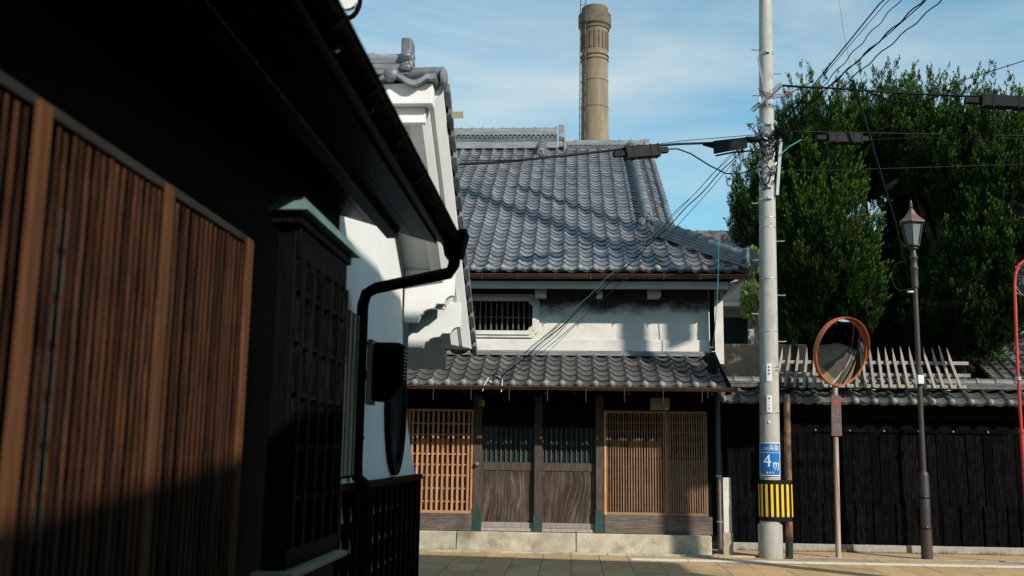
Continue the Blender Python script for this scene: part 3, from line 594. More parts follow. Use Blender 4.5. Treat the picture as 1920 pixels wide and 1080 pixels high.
# wainscot: clapboards and notched battens
wb = box('wainscot', blackwood, store, -5.5, -1.90, 7.72, 12.0, 0.0, 1.33, bevel=0)
box('wainscot_cap', charwood, wb, -5.5, -1.78, 7.70, 12.08, 1.315, 1.375, bevel=0.006)
for k in range(5):
    z0 = 0.02 + k * 0.26
    MB().hexa([(-1.90, 7.73, z0), (-1.835, 7.73, z0), (-1.835, 12.02, z0), (-1.90, 12.02, z0), (-1.90, 7.73, z0 + 0.275), (-1.875, 7.73, z0 + 0.275), (-1.875, 12.02, z0 + 0.275), (-1.90, 12.02, z0 + 0.275)]).build('clapboard', spikewood, wb)
for k in range(14):
    y = 7.85 + k * 0.32; MB().box(-1.872, -1.79, y - 0.016, y + 0.016, 0.02, 1.314).build('batten', charwood, wb, bevel=0.003)
# oval window
ov = lambda ry, rz, n=28: [(10.46 + ry * math.cos(2 * math.pi * k / n), 2.06 + rz * math.sin(2 * math.pi * k / n)) for k in range(n)]
fx = lambda u, v, d: (d, u, v)
owf = MB().ring(ov(0.50, 0.665), ov(0.40, 0.56), fx, -1.90, -1.81).build('oval_frame', blackwood, wall_o, smooth=40)
MB().prism(ov(0.42, 0.58), fx, -1.90, -1.852).build('oval_glass', glass_dark, owf, smooth=40)
# single-pitch roof: high side toward the viewer, falling away
YA, ZA, YB, ZB = 9.38, 5.33, 12.92, 2.94
def ramp_box(name, mat, parent, x0, x1, dz0, dz1, ya=YA, yb=YB, bevel=0.004):
    k = (ZB - ZA) / (YB - YA); za = ZA + (ya - YA) * k; zb = ZA + (yb - YA) * k
    return MB().hexa([(x0, ya, za + dz0), (x1, ya, za + dz0), (x1, yb, zb + dz0), (x0, yb, zb + dz0), (x0, ya, za + dz1), (x1, ya, za + dz1), (x1, yb, zb + dz1), (x0, yb, zb + dz1)]).build(name, mat, parent, bevel=bevel)
sr = ramp_box('store_roof', plaster, store, -5.5, -1.63, -0.24, -0.05)
kk = (ZB - ZA) / (YB - YA)
MB().prism([(-1.30, -0.02), (-1.30, -0.10), (-1.385, -0.25), (-1.43, -0.25), (-1.43, -0.30), (-1.50, -0.41), (-1.629, -0.41), (-1.629, -0.02)], lambda u, v, d: (u, YA + 0.02, ZA + 0.02 * kk + v) if d == 0 else (u, YA + (2.96 - v - ZA) / kk, 2.96), 0, 1).build('verge_moulding', plaster, sr)
ramp_box('verge_board', blackwood, sr, -1.32, -1.275, -0.018, 0.03, ya=YA + 0.02, yb=YB + 0.02)
box('eave_moulding', plaster, sr, -5.5, -1.37, YA - 0.16, YA + 0.018, 4.99, 5.20, bevel=0.006)
box('eave_moulding', plaster, sr, -5.5, -1.45, YA - 0.06, YA + 0.016, 4.83, 4.988, bevel=0.006)
tms = tile_mesh('store_tile', TW, 0.31, tile_m)
k_ = math.atan2(ZB - ZA, YB - YA); uy3 = Vector((0, -math.cos(k_), -math.sin(k_))); uz3 = Vector((0, -math.sin(k_), math.cos(k_)))
tile_field(tms, tms, sr, tile_s, (-1.30, YB + 0.02, ZB - 0.03), (-1, 0, 0), uy3, uz3, TW, 0.265, range(0, 15), 16, lambda p, c, r: True, lambda p, c, r: c < 1)
for i in range(15):      # side-turned tiles whose lips show along the verge
    y = YA + 0.12 + i * 0.235; z = ZA + (y - YA) * math.tan(k_)
    MB().hexa([(-1.30, y, z - 0.03), (-1.235, y, z - 0.03), (-1.235, y + 0.2, z - 0.15), (-1.30, y + 0.2, z - 0.15), (-1.30, y, z + 0.06), (-1.235, y, z + 0.06), (-1.235, y + 0.2, z - 0.07), (-1.30, y + 0.2, z - 0.07)]).build('verge_tile', tile_m, sr, bevel=0.008)
# short tile course on the high edge with its round boss, ridge stack and ornament
for i in range(4):
    x1 = -1.33 - i * 0.42
    pr = [(x1 - 0.42 + 0.42 * t, 5.245 + 0.05 * math.cos(t * 2 * math.pi) - (0.03 if t > 0.85 else 0)) for t in [j / 10 for j in range(11)]]
    MB().prism(pr + [(x, z - 0.05) for x, z in pr[::-1]], lambda u, v, d: (u, d, v), YA - 0.26, YA + 0.1).build('edge_tile', tile_m, sr, smooth=35)
    MB().lathe([(0.075, 0), (0.075, 0.03), (0.06, 0.05), (0.03, 0.062), (0.004, 0.066)], (x1 - 0.44, YA - 0.22, 5.265), 14, (0, -1, 0)).build('boss', tile_m, sr, smooth=40)
sg = MB()
for k in range(3): sg.box(-5.5, -1.62, YA - 0.12 + 0.012 * k, YA + 0.14 - 0.012 * k, 5.31 + k * 0.062, 5.31 + k * 0.062 + 0.057)
so3 = sg.build('ridge_course', ridge_m, sr, bevel=0.006)
half_pipe_ridge(so3, (-1.66, YA, 5.49), (-5.5, YA, 5.49), 0.075, 12, ridge_m, 'ridge_cap', 0.014)
MB().tube([(-1.72, YA - 0.02, 5.35), (-1.28, YA - 0.02, 5.355)], [0.06, 0.065], 12).build('verge_roll', tile_m, so3, smooth=40)
MB().lathe([(0.105, 0), (0.105, 0.03), (0.08, 0.05), (0.02, 0.06)], (-1.30, YA - 0.02, 5.30), 14, (1, 0, 0)).build('roll_disc', tile_m, so3, smooth=40)
demon_tile((-1.70, YA, 5.34), 0.30, 0.36, 0.10, (1, 0, 0), tile_m, so3)
box('tag_plate', tan_m, sr, -1.24, -1.12, 9.74, 9.745, 5.02, 5.09, bevel=0)
# scrolled eave brackets
def bracket(y, z, ln_, h, top_, par):
    """board hanging from the soffit, its lower edge cut in two scrolls"""
    P = [(0, 0), (0, top_), (ln_, top_), (ln_, h * 1.05)]
    for k in range(6): t = R(90 * k / 5); P.append((ln_ - 0.11 * math.sin(t), h * 0.72 + 0.33 * h * math.cos(t)))
    P += [(ln_ * 0.66, h * 0.72), (ln_ * 0.62, h * 0.60)]
    for k in range(5): t = R(90 * k / 4); P.append((ln_ * 0.60 - 0.13 * math.sin(t), h * 0.32 + 0.22 * h * math.cos(t)))
    P += [(ln_ * 0.34, h * 0.30), (ln_ * 0.30, h * 0.12), (ln_ * 0.28, 0)]
    return MB().prism(P, lambda u, v, d: (-1.95 + u, d, z + v), y, y + 0.10).build('eave_bracket', plaster, par, smooth=30, bevel=0.003)
bracket(11.36, 3.12, 0.58, 0.30, 0.62, wall_o); bracket(11.72, 2.86, 0.62, 0.24, 0.55, wall_o)
box('bracket_beam', plaster, wall_o, -2.6, -1.5, 11.5, 11.62, 3.30, 3.42, bevel=0.004)
# projecting lamp box fixed to the wall
lb = thing('lamp_box', 'black projecting box with cut corner on a tan plate, on the white wall', 'sign lamp', (-1.84, 8.4, 2.3))
Pb = [(-1.695, 2.56), (-1.695, 2.06), (-1.55, 2.06), (-1.46, 2.17), (-1.43, 2.22), (-1.43, 2.53), (-1.46, 2.56)]
MB().prism(Pb, lambda u, v, d: (u, d, v), 8.38, 8.62).build('housing', gutter_black, lb, bevel=0.02, smooth=30)
box('backplate', tan_m, lb, -1.748, -1.70, 8.40, 8.60, 2.03, 2.585, bevel=0.004)
box('wall_arm', gutter_black, lb, -1.86, -1.749, 8.47, 8.53, 2.25, 2.33)
for k in range(9): box('vent_rib', steel_m, lb, -1.4295, -1.424, 8.40, 8.60, 2.25 + k * 0.03, 2.256 + k * 0.03, bevel=0)

# ------------------------------------------------------------------ dark townhouse in the near left
town = thing('townhouse', 'black timber townhouse with deep dark eaves and brown slatted front', 'house', (-1.9, 4.0, 0))
T = town
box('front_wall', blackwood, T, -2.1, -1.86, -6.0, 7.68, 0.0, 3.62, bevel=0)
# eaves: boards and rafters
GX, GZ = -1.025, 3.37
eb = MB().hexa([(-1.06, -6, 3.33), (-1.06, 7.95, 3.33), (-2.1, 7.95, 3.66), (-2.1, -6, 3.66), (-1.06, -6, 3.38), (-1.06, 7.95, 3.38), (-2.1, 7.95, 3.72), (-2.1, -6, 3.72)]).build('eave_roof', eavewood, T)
for k in range(5):
    x0 = -1.11 - k * 0.19; z0 = 3.328 + (-(x0) - 1.06) * 0.295
    MB().hexa([(x0, -5.99, z0 - 0.018), (x0, 7.94, z0 - 0.018), (x0 - 0.183, 7.94, z0 + 0.036), (x0 - 0.183, -5.99, z0 + 0.036), (x0, -5.99, z0), (x0, 7.94, z0), (x0 - 0.183, 7.94, z0 + 0.054), (x0 - 0.183, -5.99, z0 + 0.054)]).build('soffit_board', eavewood, eb)
box('eave_purlin', eavewood, eb, -1.52, -1.42, -5.9, 7.9, 3.36, 3.46)
box('fascia_board', eavewood, eb, -1.06, -1.022, -6, 7.96, 3.30, 3.47)
tm4 = tile_mesh('town_tile', TW, 0.31, tile_s)
# tiled slope above (joined: hidden from the street)
uy4 = Vector((-math.cos(R(24)), 0, math.sin(R(24)))); uz4 = Vector((math.sin(R(24)), 0, math.cos(R(24))))
tile_field(tm4, tm4, eb, tile_s, (-1.07, -6, 3.40), (0, 1, 0), uy4, uz4, TW, 0.265, range(0, 51), 5, lambda p, c, r: p.y < 7.9, lambda p, c, r: False)
MB().hexa([(-1.06, -6, 3.36), (-1.06, 7.93, 3.36), (-6, 7.93, 5.6), (-6, -6, 5.6), (-1.06, -6, 3.40), (-1.06, 7.93, 3.40), (-6, 7.93, 5.64), (-6, -6, 5.64)]).build('roof_deck', blackwood, eb)
# gutter along the street
gm = MB(); nn = 10
for y in (-6, 7.95):
    for j in range(nn + 1):
        t = math.pi + math.pi * j / nn; gm.v.append((GX + 0.055 + math.cos(t) * 0.055, y, GZ + 0.0 + math.sin(t) * 0.055))
for j in range(nn): gm.f.append((j, j + 1, nn + 2 + j, nn + 1 + j))
tg = gm.build('street_gutter', gutter_black, T, smooth=60)
tube('gutter_bead', gutter_black, tg, [(GX + 0.11, -6, GZ), (GX + 0.11, 7.95, GZ)], 0.011, 6)
for y in (2.2, 2.95, 3.7, 4.45, 5.2, 5.95, 6.7, 7.45):
    st = MB()
    pts = [(GX + 0.055 - math.cos(math.pi * j / 8) * 0.060, y, GZ - math.sin(math.pi * j / 8) * 0.060) for j in range(9)]
    for a, b in zip(pts, pts[1:]): st.bar(a, b, 0.022, 0.006, (0, 1, 0))
    st.build('gutter_strap', gutter_black, tg)
for px, py in ((637, 93), (700, 207), (745, 292), (810, 408)):
    d = CAMROT @ Vector((px - 960, 540 - py, -1866.7)); q = EYE + d * ((3.30 - 1.65) / d.z)
    MB().tube([q + Vector((0, 0, 0.03)), q, q + Vector((-0.012, -0.01, -0.014)), q + Vector((-0.028, -0.012, -0.008))], 0.0045, 6).build('hook', tan_m, tg, smooth=50)
# outlet box and downpipe
MB().hexa([(-1.04, 7.92, 3.22), (-0.90, 7.92, 3.22), (-0.90, 8.10, 3.22), (-1.04, 8.10, 3.22), (-1.07, 7.86, 3.40), (-0.86, 7.86, 3.44), (-0.86, 8.16, 3.44), (-1.07, 8.16, 3.40)]).build('outlet_box', gutter_black, tg, bevel=0.006)
pp = [(-0.97, 8.02, 3.23), (-0.975, 8.04, 3.17), (-1.02, 8.10, 3.11), (-1.68, 8.34, 3.02), (-1.77, 8.39, 2.98), (-1.80, 8.40, 2.88), (-1.80, 8.40, 1.52), (-1.79, 8.40, 1.42), (-1.74, 8.40, 1.38), (-1.72, 8.4, 1.30), (-1.72, 8.4, 0.05)]
dp2 = tube('downpipe', gutter_black, tg, pp, 0.05, 12)
for z in (2.55, 1.75): MB().lathe([(0.058, -0.012), (0.058, 0.012)], (-1.80, 8.40, z), 12).build('pipe_band', gutter_black, dp2, smooth=40)
up_ = box('upper_storey', blackwood, T, -9.0, -3.9, -6.0, 7.4, 3.3, 6.9, bevel=0)  # unseen storey added behind the eave to cut sky light on the facade
MB().prism([(-9.6, 6.8), (-3.5, 6.8), (-3.5, 6.95), (-5.6, 9.6), (-9.6, 7.1)], lambda u, v, d: (u, d, v), -6.4, 7.8).build('upper_roof', tile_s, up_)  # unseen roof, part of the added sky blocker
# slatted front of red-brown cedar
LX = -1.60
lf = box('lattice_rail', pm('dark_top_rail', (0.022, 0.015, 0.009), (0.012, 0.008, 0.005), scale=6, stretch=(4, 0.5, 4), rough=0.6), T, LX - 0.09, LX - 0.02, -1.0, 4.80, 2.66, 2.70, bevel=0.004)
box('lattice_backing', blackwood, T, LX - 0.25, LX - 0.12, -1.0, 4.79, 0.3, 2.70, bevel=0)
posts = [2.80, 3.755, 4.755]
for y in [0.9, 1.85] + posts: box('lattice_post', cedar_post, lf, LX - 0.012, LX + 0.012, y - 0.040, y + 0.040, 0.32, 2.675, bevel=0.006)
ally = [-0.0] + [0.9, 1.85] + posts
for a, b in zip(ally, ally[1:]):
    nsl = 17
    for i in range(1, nsl):
        y = a + 0.045 + (b - a - 0.09) * i / nsl; w = random.choice((0.016, 0.019, 0.022)); dx = random.uniform(-0.003, 0.003)
        MB().box(LX - 0.004 + dx, LX + 0.003 + dx, y - w / 2, y + w / 2, 0.34, 2.63 + random.uniform(-0.004, 0.004)).build('slat', cedar, lf)
for z in (0.7, 1.15, 1.6, 2.05): box('slat_rail', blackwood, lf, LX - 0.075, LX - 0.045, -1.0, 4.75, z - 0.02, z + 0.02, bevel=0.003)
# strips of steel between two slats: a chain-like bracket
for y in (2.935, 2.975):
    for k in range(7): box('steel_strip', strip_m, lf, LX + 0.008, LX + 0.011, y - 0.002, y + 0.002, 1.36 + k * 0.15, 1.48 + k * 0.15, bevel=0)
# projecting bay with copper cap
by = MB().box(-1.52, -1.42, 4.95, 6.02, 1.06, 2.78).build('bay_window', blackwood, T, bevel=0.006)
cap = MB().hexa([(-1.55, 4.86, 2.855), (-1.345, 4.86, 2.855), (-1.345, 6.16, 2.855), (-1.55, 6.16, 2.855), (-1.50, 4.93, 2.94), (-1.39, 4.93, 2.94), (-1.39, 6.10, 2.94), (-1.50, 6.10, 2.94)]).build('copper_cap', copper_green, by)
box('cornice', charwood, by, -1.54, -1.385, 4.90, 6.08, 2.79, 2.855)
box('bay_rail', charwood, by, -1.419, -1.395, 4.96, 6.01, 2.62, 2.78); box('bay_rail', charwood, by, -1.419, -1.395, 4.96, 6.01, 1.06, 1.16)
for i in range(6): y = 4.99 + i * 0.198; box('bay_bar', charwood, by, -1.419, -1.375, y - 0.02, y + 0.02, 1.161, 2.619, bevel=0.003)
for i in range(5): z = 1.40 + i * 0.26; box('bay_bar', charwood, by, -1.419, -1.385, 4.97, 6.0, z - 0.014, z + 0.014, bevel=0.002)
box('bay_panel', charwood, by, -1.421, -1.412, 4.96, 6.01, 1.16, 2.62, bevel=0)
box('bay_sill', slat_tan, by, -1.54, -1.33, 4.86, 6.05, 1.03, 1.058, bevel=0.004)
box('bay_apron', blackwood, by, -1.52, -1.40, 4.95, 6.0, 0.3, 1.029)
# slatted tan shutter beyond the bay
sh = MB().box(-1.90, -1.85, 6.3, 8.45, 1.42, 2.80).build('shutter', blackwood, T)
for i in range(13): y = 6.45 + i * 0.158; box('shutter_slat', slat_tan, sh, -1.849, -1.81, y - 0.042, y + 0.042, 1.44, 2.78, bevel=0.004)
# roof-end ornament of the townhouse seen above the gutter
oc = at(652, 2, 7.6)
orn = MB().tube([oc + Vector((0.10 * math.cos(t), 0, 0.15 * math.sin(t))) for t in [R(a) for a in range(-100, 101, 20)]], 0.022, 8).build('ridge_end_ring', gutter_black, eb, smooth=50)
MB().lathe([(0.09, 0), (0.09, 0.05)], oc, 16, (0, -1, 0)).build('ring_plaster', plaster, orn)

# ------------------------------------------------------------------ chimney
ch = thing('chimney', 'tall round concrete brewery chimney with flared top and iron ladder', 'chimney', (1.03, 45, 0))
MB().lathe([(0.76, 0), (0.66, 14), (0.625, 20.0)], (1.03, 45, 0), 32).build('shaft', chim_m, ch, smooth=30)
for z, r in ((17.6, 0.652), (18.9, 0.645), (19.95, 0.66), (20.15, 0.67)): MB().lathe([(r, 0), (r + 0.004, 0.008), (r + 0.004, 0.022), (r, 0.03)], (1.03, 45, z), 32).build('band', chim_cap_m, ch, smooth=30)
col = MB().lathe([(0.62, 20.0), (0.625, 21.4), (0.68, 21.55), (0.74, 21.75)], (1.03, 45, 0), 32).build('neck', chim_m, ch, smooth=30)
cr = MB().lathe([(0.70, 21.5), (0.70, 21.62), (0.78, 21.70), (0.78, 22.25), (0.64, 22.30), (0.62, 22.62), (0.50, 22.62), (0.50, 22.3)], (1.03, 45, 0), 32).build('flared_rim', chim_cap_m, ch, smooth=30)
for k in range(20):
    a = 2 * math.pi * k / 20; c = Vector((1.03 + 0.63 * math.cos(a), 45 + 0.63 * math.sin(a), 20.9)); t = Vector((-math.sin(a), math.cos(a), 0)); nrm = Vector((math.cos(a), math.sin(a), 0))
    MB().hexa([c - t * 0.045 - nrm * 0.03 - Vector((0, 0, .42)), c + t * 0.045 - nrm * 0.03 - Vector((0, 0, .42)), c + t * 0.045 + nrm * 0.03 - Vector((0, 0, .42)), c - t * 0.045 + nrm * 0.03 - Vector((0, 0, .42)), c - t * 0.045 - nrm * 0.03 + Vector((0, 0, .42)), c + t * 0.045 - nrm * 0.03 + Vector((0, 0, .42)), c + t * 0.045 + nrm * 0.03 + Vector((0, 0, .42)), c - t * 0.045 + nrm * 0.03 + Vector((0, 0, .42))]).build('flute_rib', chim_cap_m, col)
la = MB()
A0, A1 = Vector((1.03 - 0.66, 44.62, 0)), Vector((1.03 - 0.42, 44.40, 0))
for A in (A0, A1): la.tube([A + Vector((-0.1, -0.1, 6)), A + Vector((-0.02, -0.02, 23.1))], 0.022, 6)
for k in range(40): z = 6.2 + k * 0.42; la.tube([A0 + Vector((-0.06, -0.06, z)), A1 + Vector((-0.06, -0.06, z))], 0.012, 5)
la.build('ladder', rust_m, ch)

# ------------------------------------------------------------------ board fence with a tiled coping
fence = thing('board_fence', 'black charred board fence with tiled coping behind the street lamp', 'fence', (5.5, 18.3, 0))
F = fence; FX1 = 24.0
box('fence_base', conc_m, F, 2.75, FX1, 18.22, 18.42, -0.03, 0.13, bevel=0.006)
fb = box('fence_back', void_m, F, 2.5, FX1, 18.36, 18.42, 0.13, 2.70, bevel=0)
x = 2.78; far = MB()
while x < FX1 - 0.2:
    w = random.uniform(0.11, 0.22); y0 = 18.29 + random.uniform(-0.012, 0.012); z1 = 2.06 + random.uniform(-0.01, 0.01)
    if x < 9.0: box('board', charwood, fb, x + 0.004, x + w - 0.004, y0, 18.335, 0.14, z1, bevel=0.003)
    else: far.box(x + 0.004, x + w - 0.004, y0, 18.335, 0.14, z1)
    x += w
far.build('board_run', charwood, fb, kind='stuff')
x = 4.45
while x < 9.0:
    w = random.uniform(0.12, 0.19); box('patch_board', charwood, fb, x, x + w, 18.265, 18.284, 0.14, 0.83 + random.uniform(-0.02, 0.02), bevel=0.003); x += w + random.choice((0.05, 0.16, 0.24))
x = 4.42
while x < 9.5: box('top_batten', charwood, fb, x, x + 0.98, 18.255, 18.285, 2.075, 2.15); x += 1.16
for k in range(7): MB().lathe([(0.012, 0), (0.02, 0.01), (0.012, 0.025)], (4.35 + k * 0.6, 18.255, 2.11), 8, (0, -1, 0)).build('stud', steel_m, fb)
box('fence_beam', blackwood, F, 2.5, FX1, 18.20, 18.38, 2.34, 2.56)
# coping
s5 = R(31); uy5 = Vector((0, math.cos(s5), math.sin(s5))); uz5 = Vector((0, -math.sin(s5), math.cos(s5)))
cpg = slope_slab('coping', blackwood, F, 2.6, FX1, 17.97, 2.585, 18.34, 2.80, 0.04)
slope_slab('coping_back', blackwood, cpg, 2.6, FX1, 18.76, 2.585, 18.344, 2.80, 0.04)
tm5 = tile_mesh('fence_tile', 0.33, 0.30, tilew_m, False, 1.15); te5 = tile_mesh('fence_eave_tile', 0.33, 0.30, tilew_m, True, 1.15)
tile_field(tm5, te5, cpg, tilew_s, (2.62, 17.93, 2.585), (1, 0, 0), uy5, uz5, 0.33, 0.235, range(0, 64), 2, lambda p, c, r: True, lambda p, c, r: p.x < 9.2, 0.006)
nr_ = MB(); nr_.box(2.6, FX1, 18.22, 18.46, 2.86, 2.92); nr_.box(2.6, FX1, 18.25, 18.43, 2.925, 2.975)
cr_ = nr_.build('coping_ridge', tilew_m, cpg, bevel=0.005)
half_pipe_ridge(cr_, (2.6, 18.34, 2.975), (9.2, 18.34, 2.975), 0.085, 20, tilew_m, 'ridge_cap', 0.012)
half_pipe_ridge(cr_, (9.22, 18.34, 2.975), (FX1, 18.34, 2.975), 0.085, 12, tilew_m, 'ridge_cap', 0.012)
# rack of pointed pickets on the coping
rk = thing('spike_rack', 'weathered rack of pointed wooden pickets standing on the fence coping', 'picket rack', (5.4, 18.0, 2.8))
rails = [(3.09, 18.02), (3.31, 18.07), (2.885, 17.955)]
for z, y in rails: box('rack_rail', spikewood, rk, 3.55 if z > 3 else 4.2, 7.02 if z > 3 else 6.92, y, y + 0.035, z - 0.03, z + 0.03, bevel=0.003)
for k in range(4): box('rack_block', spikewood, rk, 4.95 + k * 0.5, 5.02 + k * 0.5, 17.99, 18.2, 2.93, 2.97)
xs = 3.60
while xs < 6.92:
    lean = -(xs - 5.35) * 0.075 + random.uniform(-0.012, 0.012); w = 0.023; zt = 3.60 + random.uniform(-0.03, 0.03)
    b0 = Vector((xs, 17.915, 2.86)); b1 = Vector((xs + lean, 18.04, zt - 0.22)); b2 = Vector((xs + lean * 1.28, 18.085, zt))
    t = Vector((w, 0, 0)); dpt = Vector((0, 0.028, 0.0))
    MB().add([b0 - t, b0 + t, b0 + t + dpt, b0 - t + dpt, b1 - t, b1 + t, b1 + t + dpt, b1 - t + dpt, b2, b2 + dpt], [(0, 3, 2, 1), (0, 1, 5, 4), (1, 2, 6, 5), (2, 3, 7, 6), (3, 0, 4, 7), (4, 5, 8), (6, 7, 9), (5, 6, 9, 8), (7, 4, 8, 9)]).build('picket', spikewood, rk)
    xs += 0.149 if xs > 4.4 else 0.165

rg_ = random.Random(5); gb = MB()
for k in range(2600):
    x = rg_.uniform(2.9, 12); y = 18.19 - abs(rg_.gauss(0, 0.035)); h = rg_.uniform(0.015, 0.06) * (1.6 if math.sin(x * 5) * math.sin(x * 2.3) > 0.3 else 0.8); dx = rg_.uniform(-0.03, 0.03); dy = rg_.uniform(-0.03, 0.01); w = 0.005
    gb.add([(x - w, y, 0.004), (x + w, y, 0.004), (x + dx, y + dy, h)], [(0, 1, 2)])
weeds = gb.build('weeds', pm('dry_weeds', (0.26, 0.20, 0.09), (0.12, 0.11, 0.04), scale=3, rough=0.9, island=True, rnd=0.3)); tag(weeds, 'strip of dry weeds and moss along the fence foot', 'weeds', kind='stuff')

# ------------------------------------------------------------------ utility pole and its fittings
PB, PT = Vector((3.262, 17.0, -0.02)), Vector((3.47, 17.0, 11.6))
def pol(z): return PB.lerp(PT, (z - PB.z) / (PT.z - PB.z))
def prad(z): return 0.176 - 0.0066 * z
pole = thing('utility_pole', 'grey concrete utility pole with blue elevation sign and striped band', 'utility pole', (3.262, 17.0, 0))
MB().tube([pol(z) for z in (-0.02, 3, 6, 9, 11.6)], [prad(z) for z in (0, 3, 6, 9, 11.6)], 32).build('shaft', pole_m, pole, smooth=40)
MB().lathe([(0.200, -0.02), (0.198, 0.52), (0.188, 0.545), (0.17, 0.548)], pol(0), 32).build('footing_sleeve', conc_m, pole, smooth=40)
def band(z, mat=steel_m, h=0.03, t=0.006, lug=True):
    o = MB().lathe([(prad(z) + t, -h / 2), (prad(z) + t, h / 2)], pol(z), 28).build('pole_band', mat, pole, smooth=40)
    if lug: c = pol(z) + Vector((0.0, -prad(z) - 0.02, 0)); MB().box(c.x - 0.02, c.x + 0.05, c.y - 0.02, c.y + 0.02, c.z - 0.02, c.z + 0.02).build('band_lug', steel_m, o)
for z, h, lug in ((0.50, 0.045, 0), (0.42, 0.03, 0), (2.35, 0.02, 0), (3.12, 0.03, 0), (3.06, 0.03, 0), (3.72, 0.012, 0), (4.62, 0.012, 0), (5.52, 0.012, 0), (5.69, 0.012, 0), (6.02, 0.035, 1), (6.22, 0.05, 1), (7.35, 0.03, 1), (7.72, 0.04, 1), (8.68, 0.05, 1)): band(z, h=h, lug=lug)
for k, z in enumerate((2.92, 3.55, 4.02, 4.34, 4.95, 5.28, 5.95, 6.5, 7.9, 8.3, 8.75)):
    s = 1 if k % 2 else -1; p = pol(z); a = p + Vector((s * (prad(z) - 0.02), -0.03, 0)); b_ = p + Vector((s * (prad(z) + 0.13), -0.03, 0))
    MB().tube([a, b_, b_ + Vector((0, 0, 0.02))], 0.010, 6).build('step_bolt', steel_m, pole)
# elevation sign wrapped round the shaft
psi = math.atan2(-PB.x, -PB.y)            # toward the viewer in plan
def wrap(z0, rr):
    c = pol(z0)
    def f(co):
        a = co.x / rr; th = a
        fx_, fy_ = Vector((math.cos(psi_), math.sin(psi_), 0)), Vector((-math.sin(psi_), math.cos(psi_), 0))
        return Vector((c.x, c.y, 0)) + fx_ * ((rr + co.z) * math.cos(th)) + fy_ * ((rr + co.z) * math.sin(th)) + Vector((0.018 * (z0 + co.y - z0), 0, z0 + co.y))
    return f
psi_ = math.atan2(-17.0, -3.30)
def curved_plate(name, w, z0, z1, rr, mat, parent, rnd_=False):
    f = wrap((z0 + z1) / 2, rr); h = (z1 - z0) / 2; n = 12; mb = MB()
    for dz in (0.0, 0.003):
        for y in (-h, h):
            for i in range(n + 1): mb.v.append(tuple(f(Vector((-w / 2 + w * i / n, y, dz)))))
    k = n + 1
    for i in range(n): mb.f += [(i, i + 1, k + i + 1, k + i), (2 * k + i, 3 * k + i, 3 * k + i + 1, 2 * k + i + 1), (i, 2 * k + i, 2 * k + i + 1, i + 1), (k + i, k + i + 1, 3 * k + i + 1, 3 * k + i)]
    mb.f += [(0, k, 3 * k, 2 * k), (n, 2 * k + n, 3 * k + n, k + n)]
    return mb.build(name, mat, parent, smooth=30)
sg_ = thing('elevation_sign', 'blue and white sign reading 4 m on the concrete utility pole', 'sign', (3.30, 16.82, 1.32))
curved_plate('sign_border', 0.385, 1.32, 1.865, 0.182, white_m, sg_); curved_plate('sign_face', 0.36, 1.337, 1.848, 0.1855, blue_m, sg_)
rr = 0.189
def sgt(body, size, x, z, name='lettering', mat=None):
    f = wrap(1.592, rr); 
    return text(name, body, size, mat or white_m, sg_, None, bend=lambda co: f(Vector((co.x + x, co.y + z - 1.592, co.z))))
sgt('ここは', 0.050, -0.100, 1.762); sgt('海抜', 0.098, 0.068, 1.768); sgt('かい ばつ', 0.030, 0.075, 1.827)
sgt('HEIGHT ABOVE SEA LEVEL', 0.031, 0.0, 1.698); sgt('4', 0.29, -0.045, 1.555); sgt('m', 0.16, 0.105, 1.515); sgt('です', 0.062, 0.11, 1.43); sgt('福 津 市', 0.036, 0.0, 1.372)
# small plates
for z, ln_, tx in ((3.02, 0.30, '津屋崎'), (2.50, 0.28, '幹 24 左')):
    pl = curved_plate('number_plate', 0.085, z - ln_ / 2, z + ln_ / 2, prad(z) + 0.006, white_m, pole)
    for i, c_ in enumerate(tx.replace(' ', '')):
        f = wrap(z, prad(z) + 0.0105); text('plate_letter', c_, 0.038, sign_dark, pl, None, bend=lambda co, i=i, z=z, f=f: f(Vector((co.x, co.y + 0.085 - i * 0.055, co.z))))
c = pol(2.20); MB().lathe([(0.024, 0), (0.024, 0.008)], c + Vector((math.cos(psi_), math.sin(psi_), 0)) * (prad(2.2) + 0.001), 14, (math.cos(psi_), math.sin(psi_), 0)).build('round_tag', white_m, pole)
# rusty guard pipe with the striped hazard band round both
pipe = thing('guard_pipe', 'rusty brown conduit pipe standing against the utility pole', 'pipe', (3.545, 16.93, 0))
MB().tube([(3.545, 16.93, 0.0), (3.555, 16.93, 0.35)], 0.062, 12).build('pipe_wrap', moss_m, pipe, smooth=40)
MB().tube([(3.555, 16.93, 0.34), (3.57, 16.93, 1.4), (3.585, 16.93, 2.66)], [0.058, 0.056, 0.052], 12).build('pipe', rust_m, pipe, smooth=40)
def hull(cs, n=40):
    pts = sorted(set((round(cx_ + r * math.cos(2 * math.pi * k / n), 5), round(cy + r * math.sin(2 * math.pi * k / n), 5)) for cx_, cy, r in cs for k in range(n)))
    def half(p):
        o = []
        for q in p:
            while len(o) > 1 and (o[-1][0] - o[-2][0]) * (q[1] - o[-2][1]) - (o[-1][1] - o[-2][1]) * (q[0] - o[-2][0]) <= 0: o.pop()
            o.append(q)
        return o
    return half(pts)[:-1] + half(pts[::-1])[:-1]
hb_ = thing('hazard_band', 'black and yellow striped hazard band wrapped round the pole and pipe', 'hazard band', (3.35, 16.9, 0.6))
hp = hull([(3.28, 17.0, 0.186), (3.556, 16.93, 0.066)])
MB().prism(hp, lambda u, v, d: (u, v, d), 0.595, 1.255).build('band_sheet', black_m, hb_, smooth=30)
per = [(Vector((hp[i][0], hp[i][1], 0)), Vector((hp[(i + 1) % len(hp)][0], hp[(i + 1) % len(hp)][1], 0))) for i in range(len(hp))]
tot = sum((b - a).length for a, b in per)
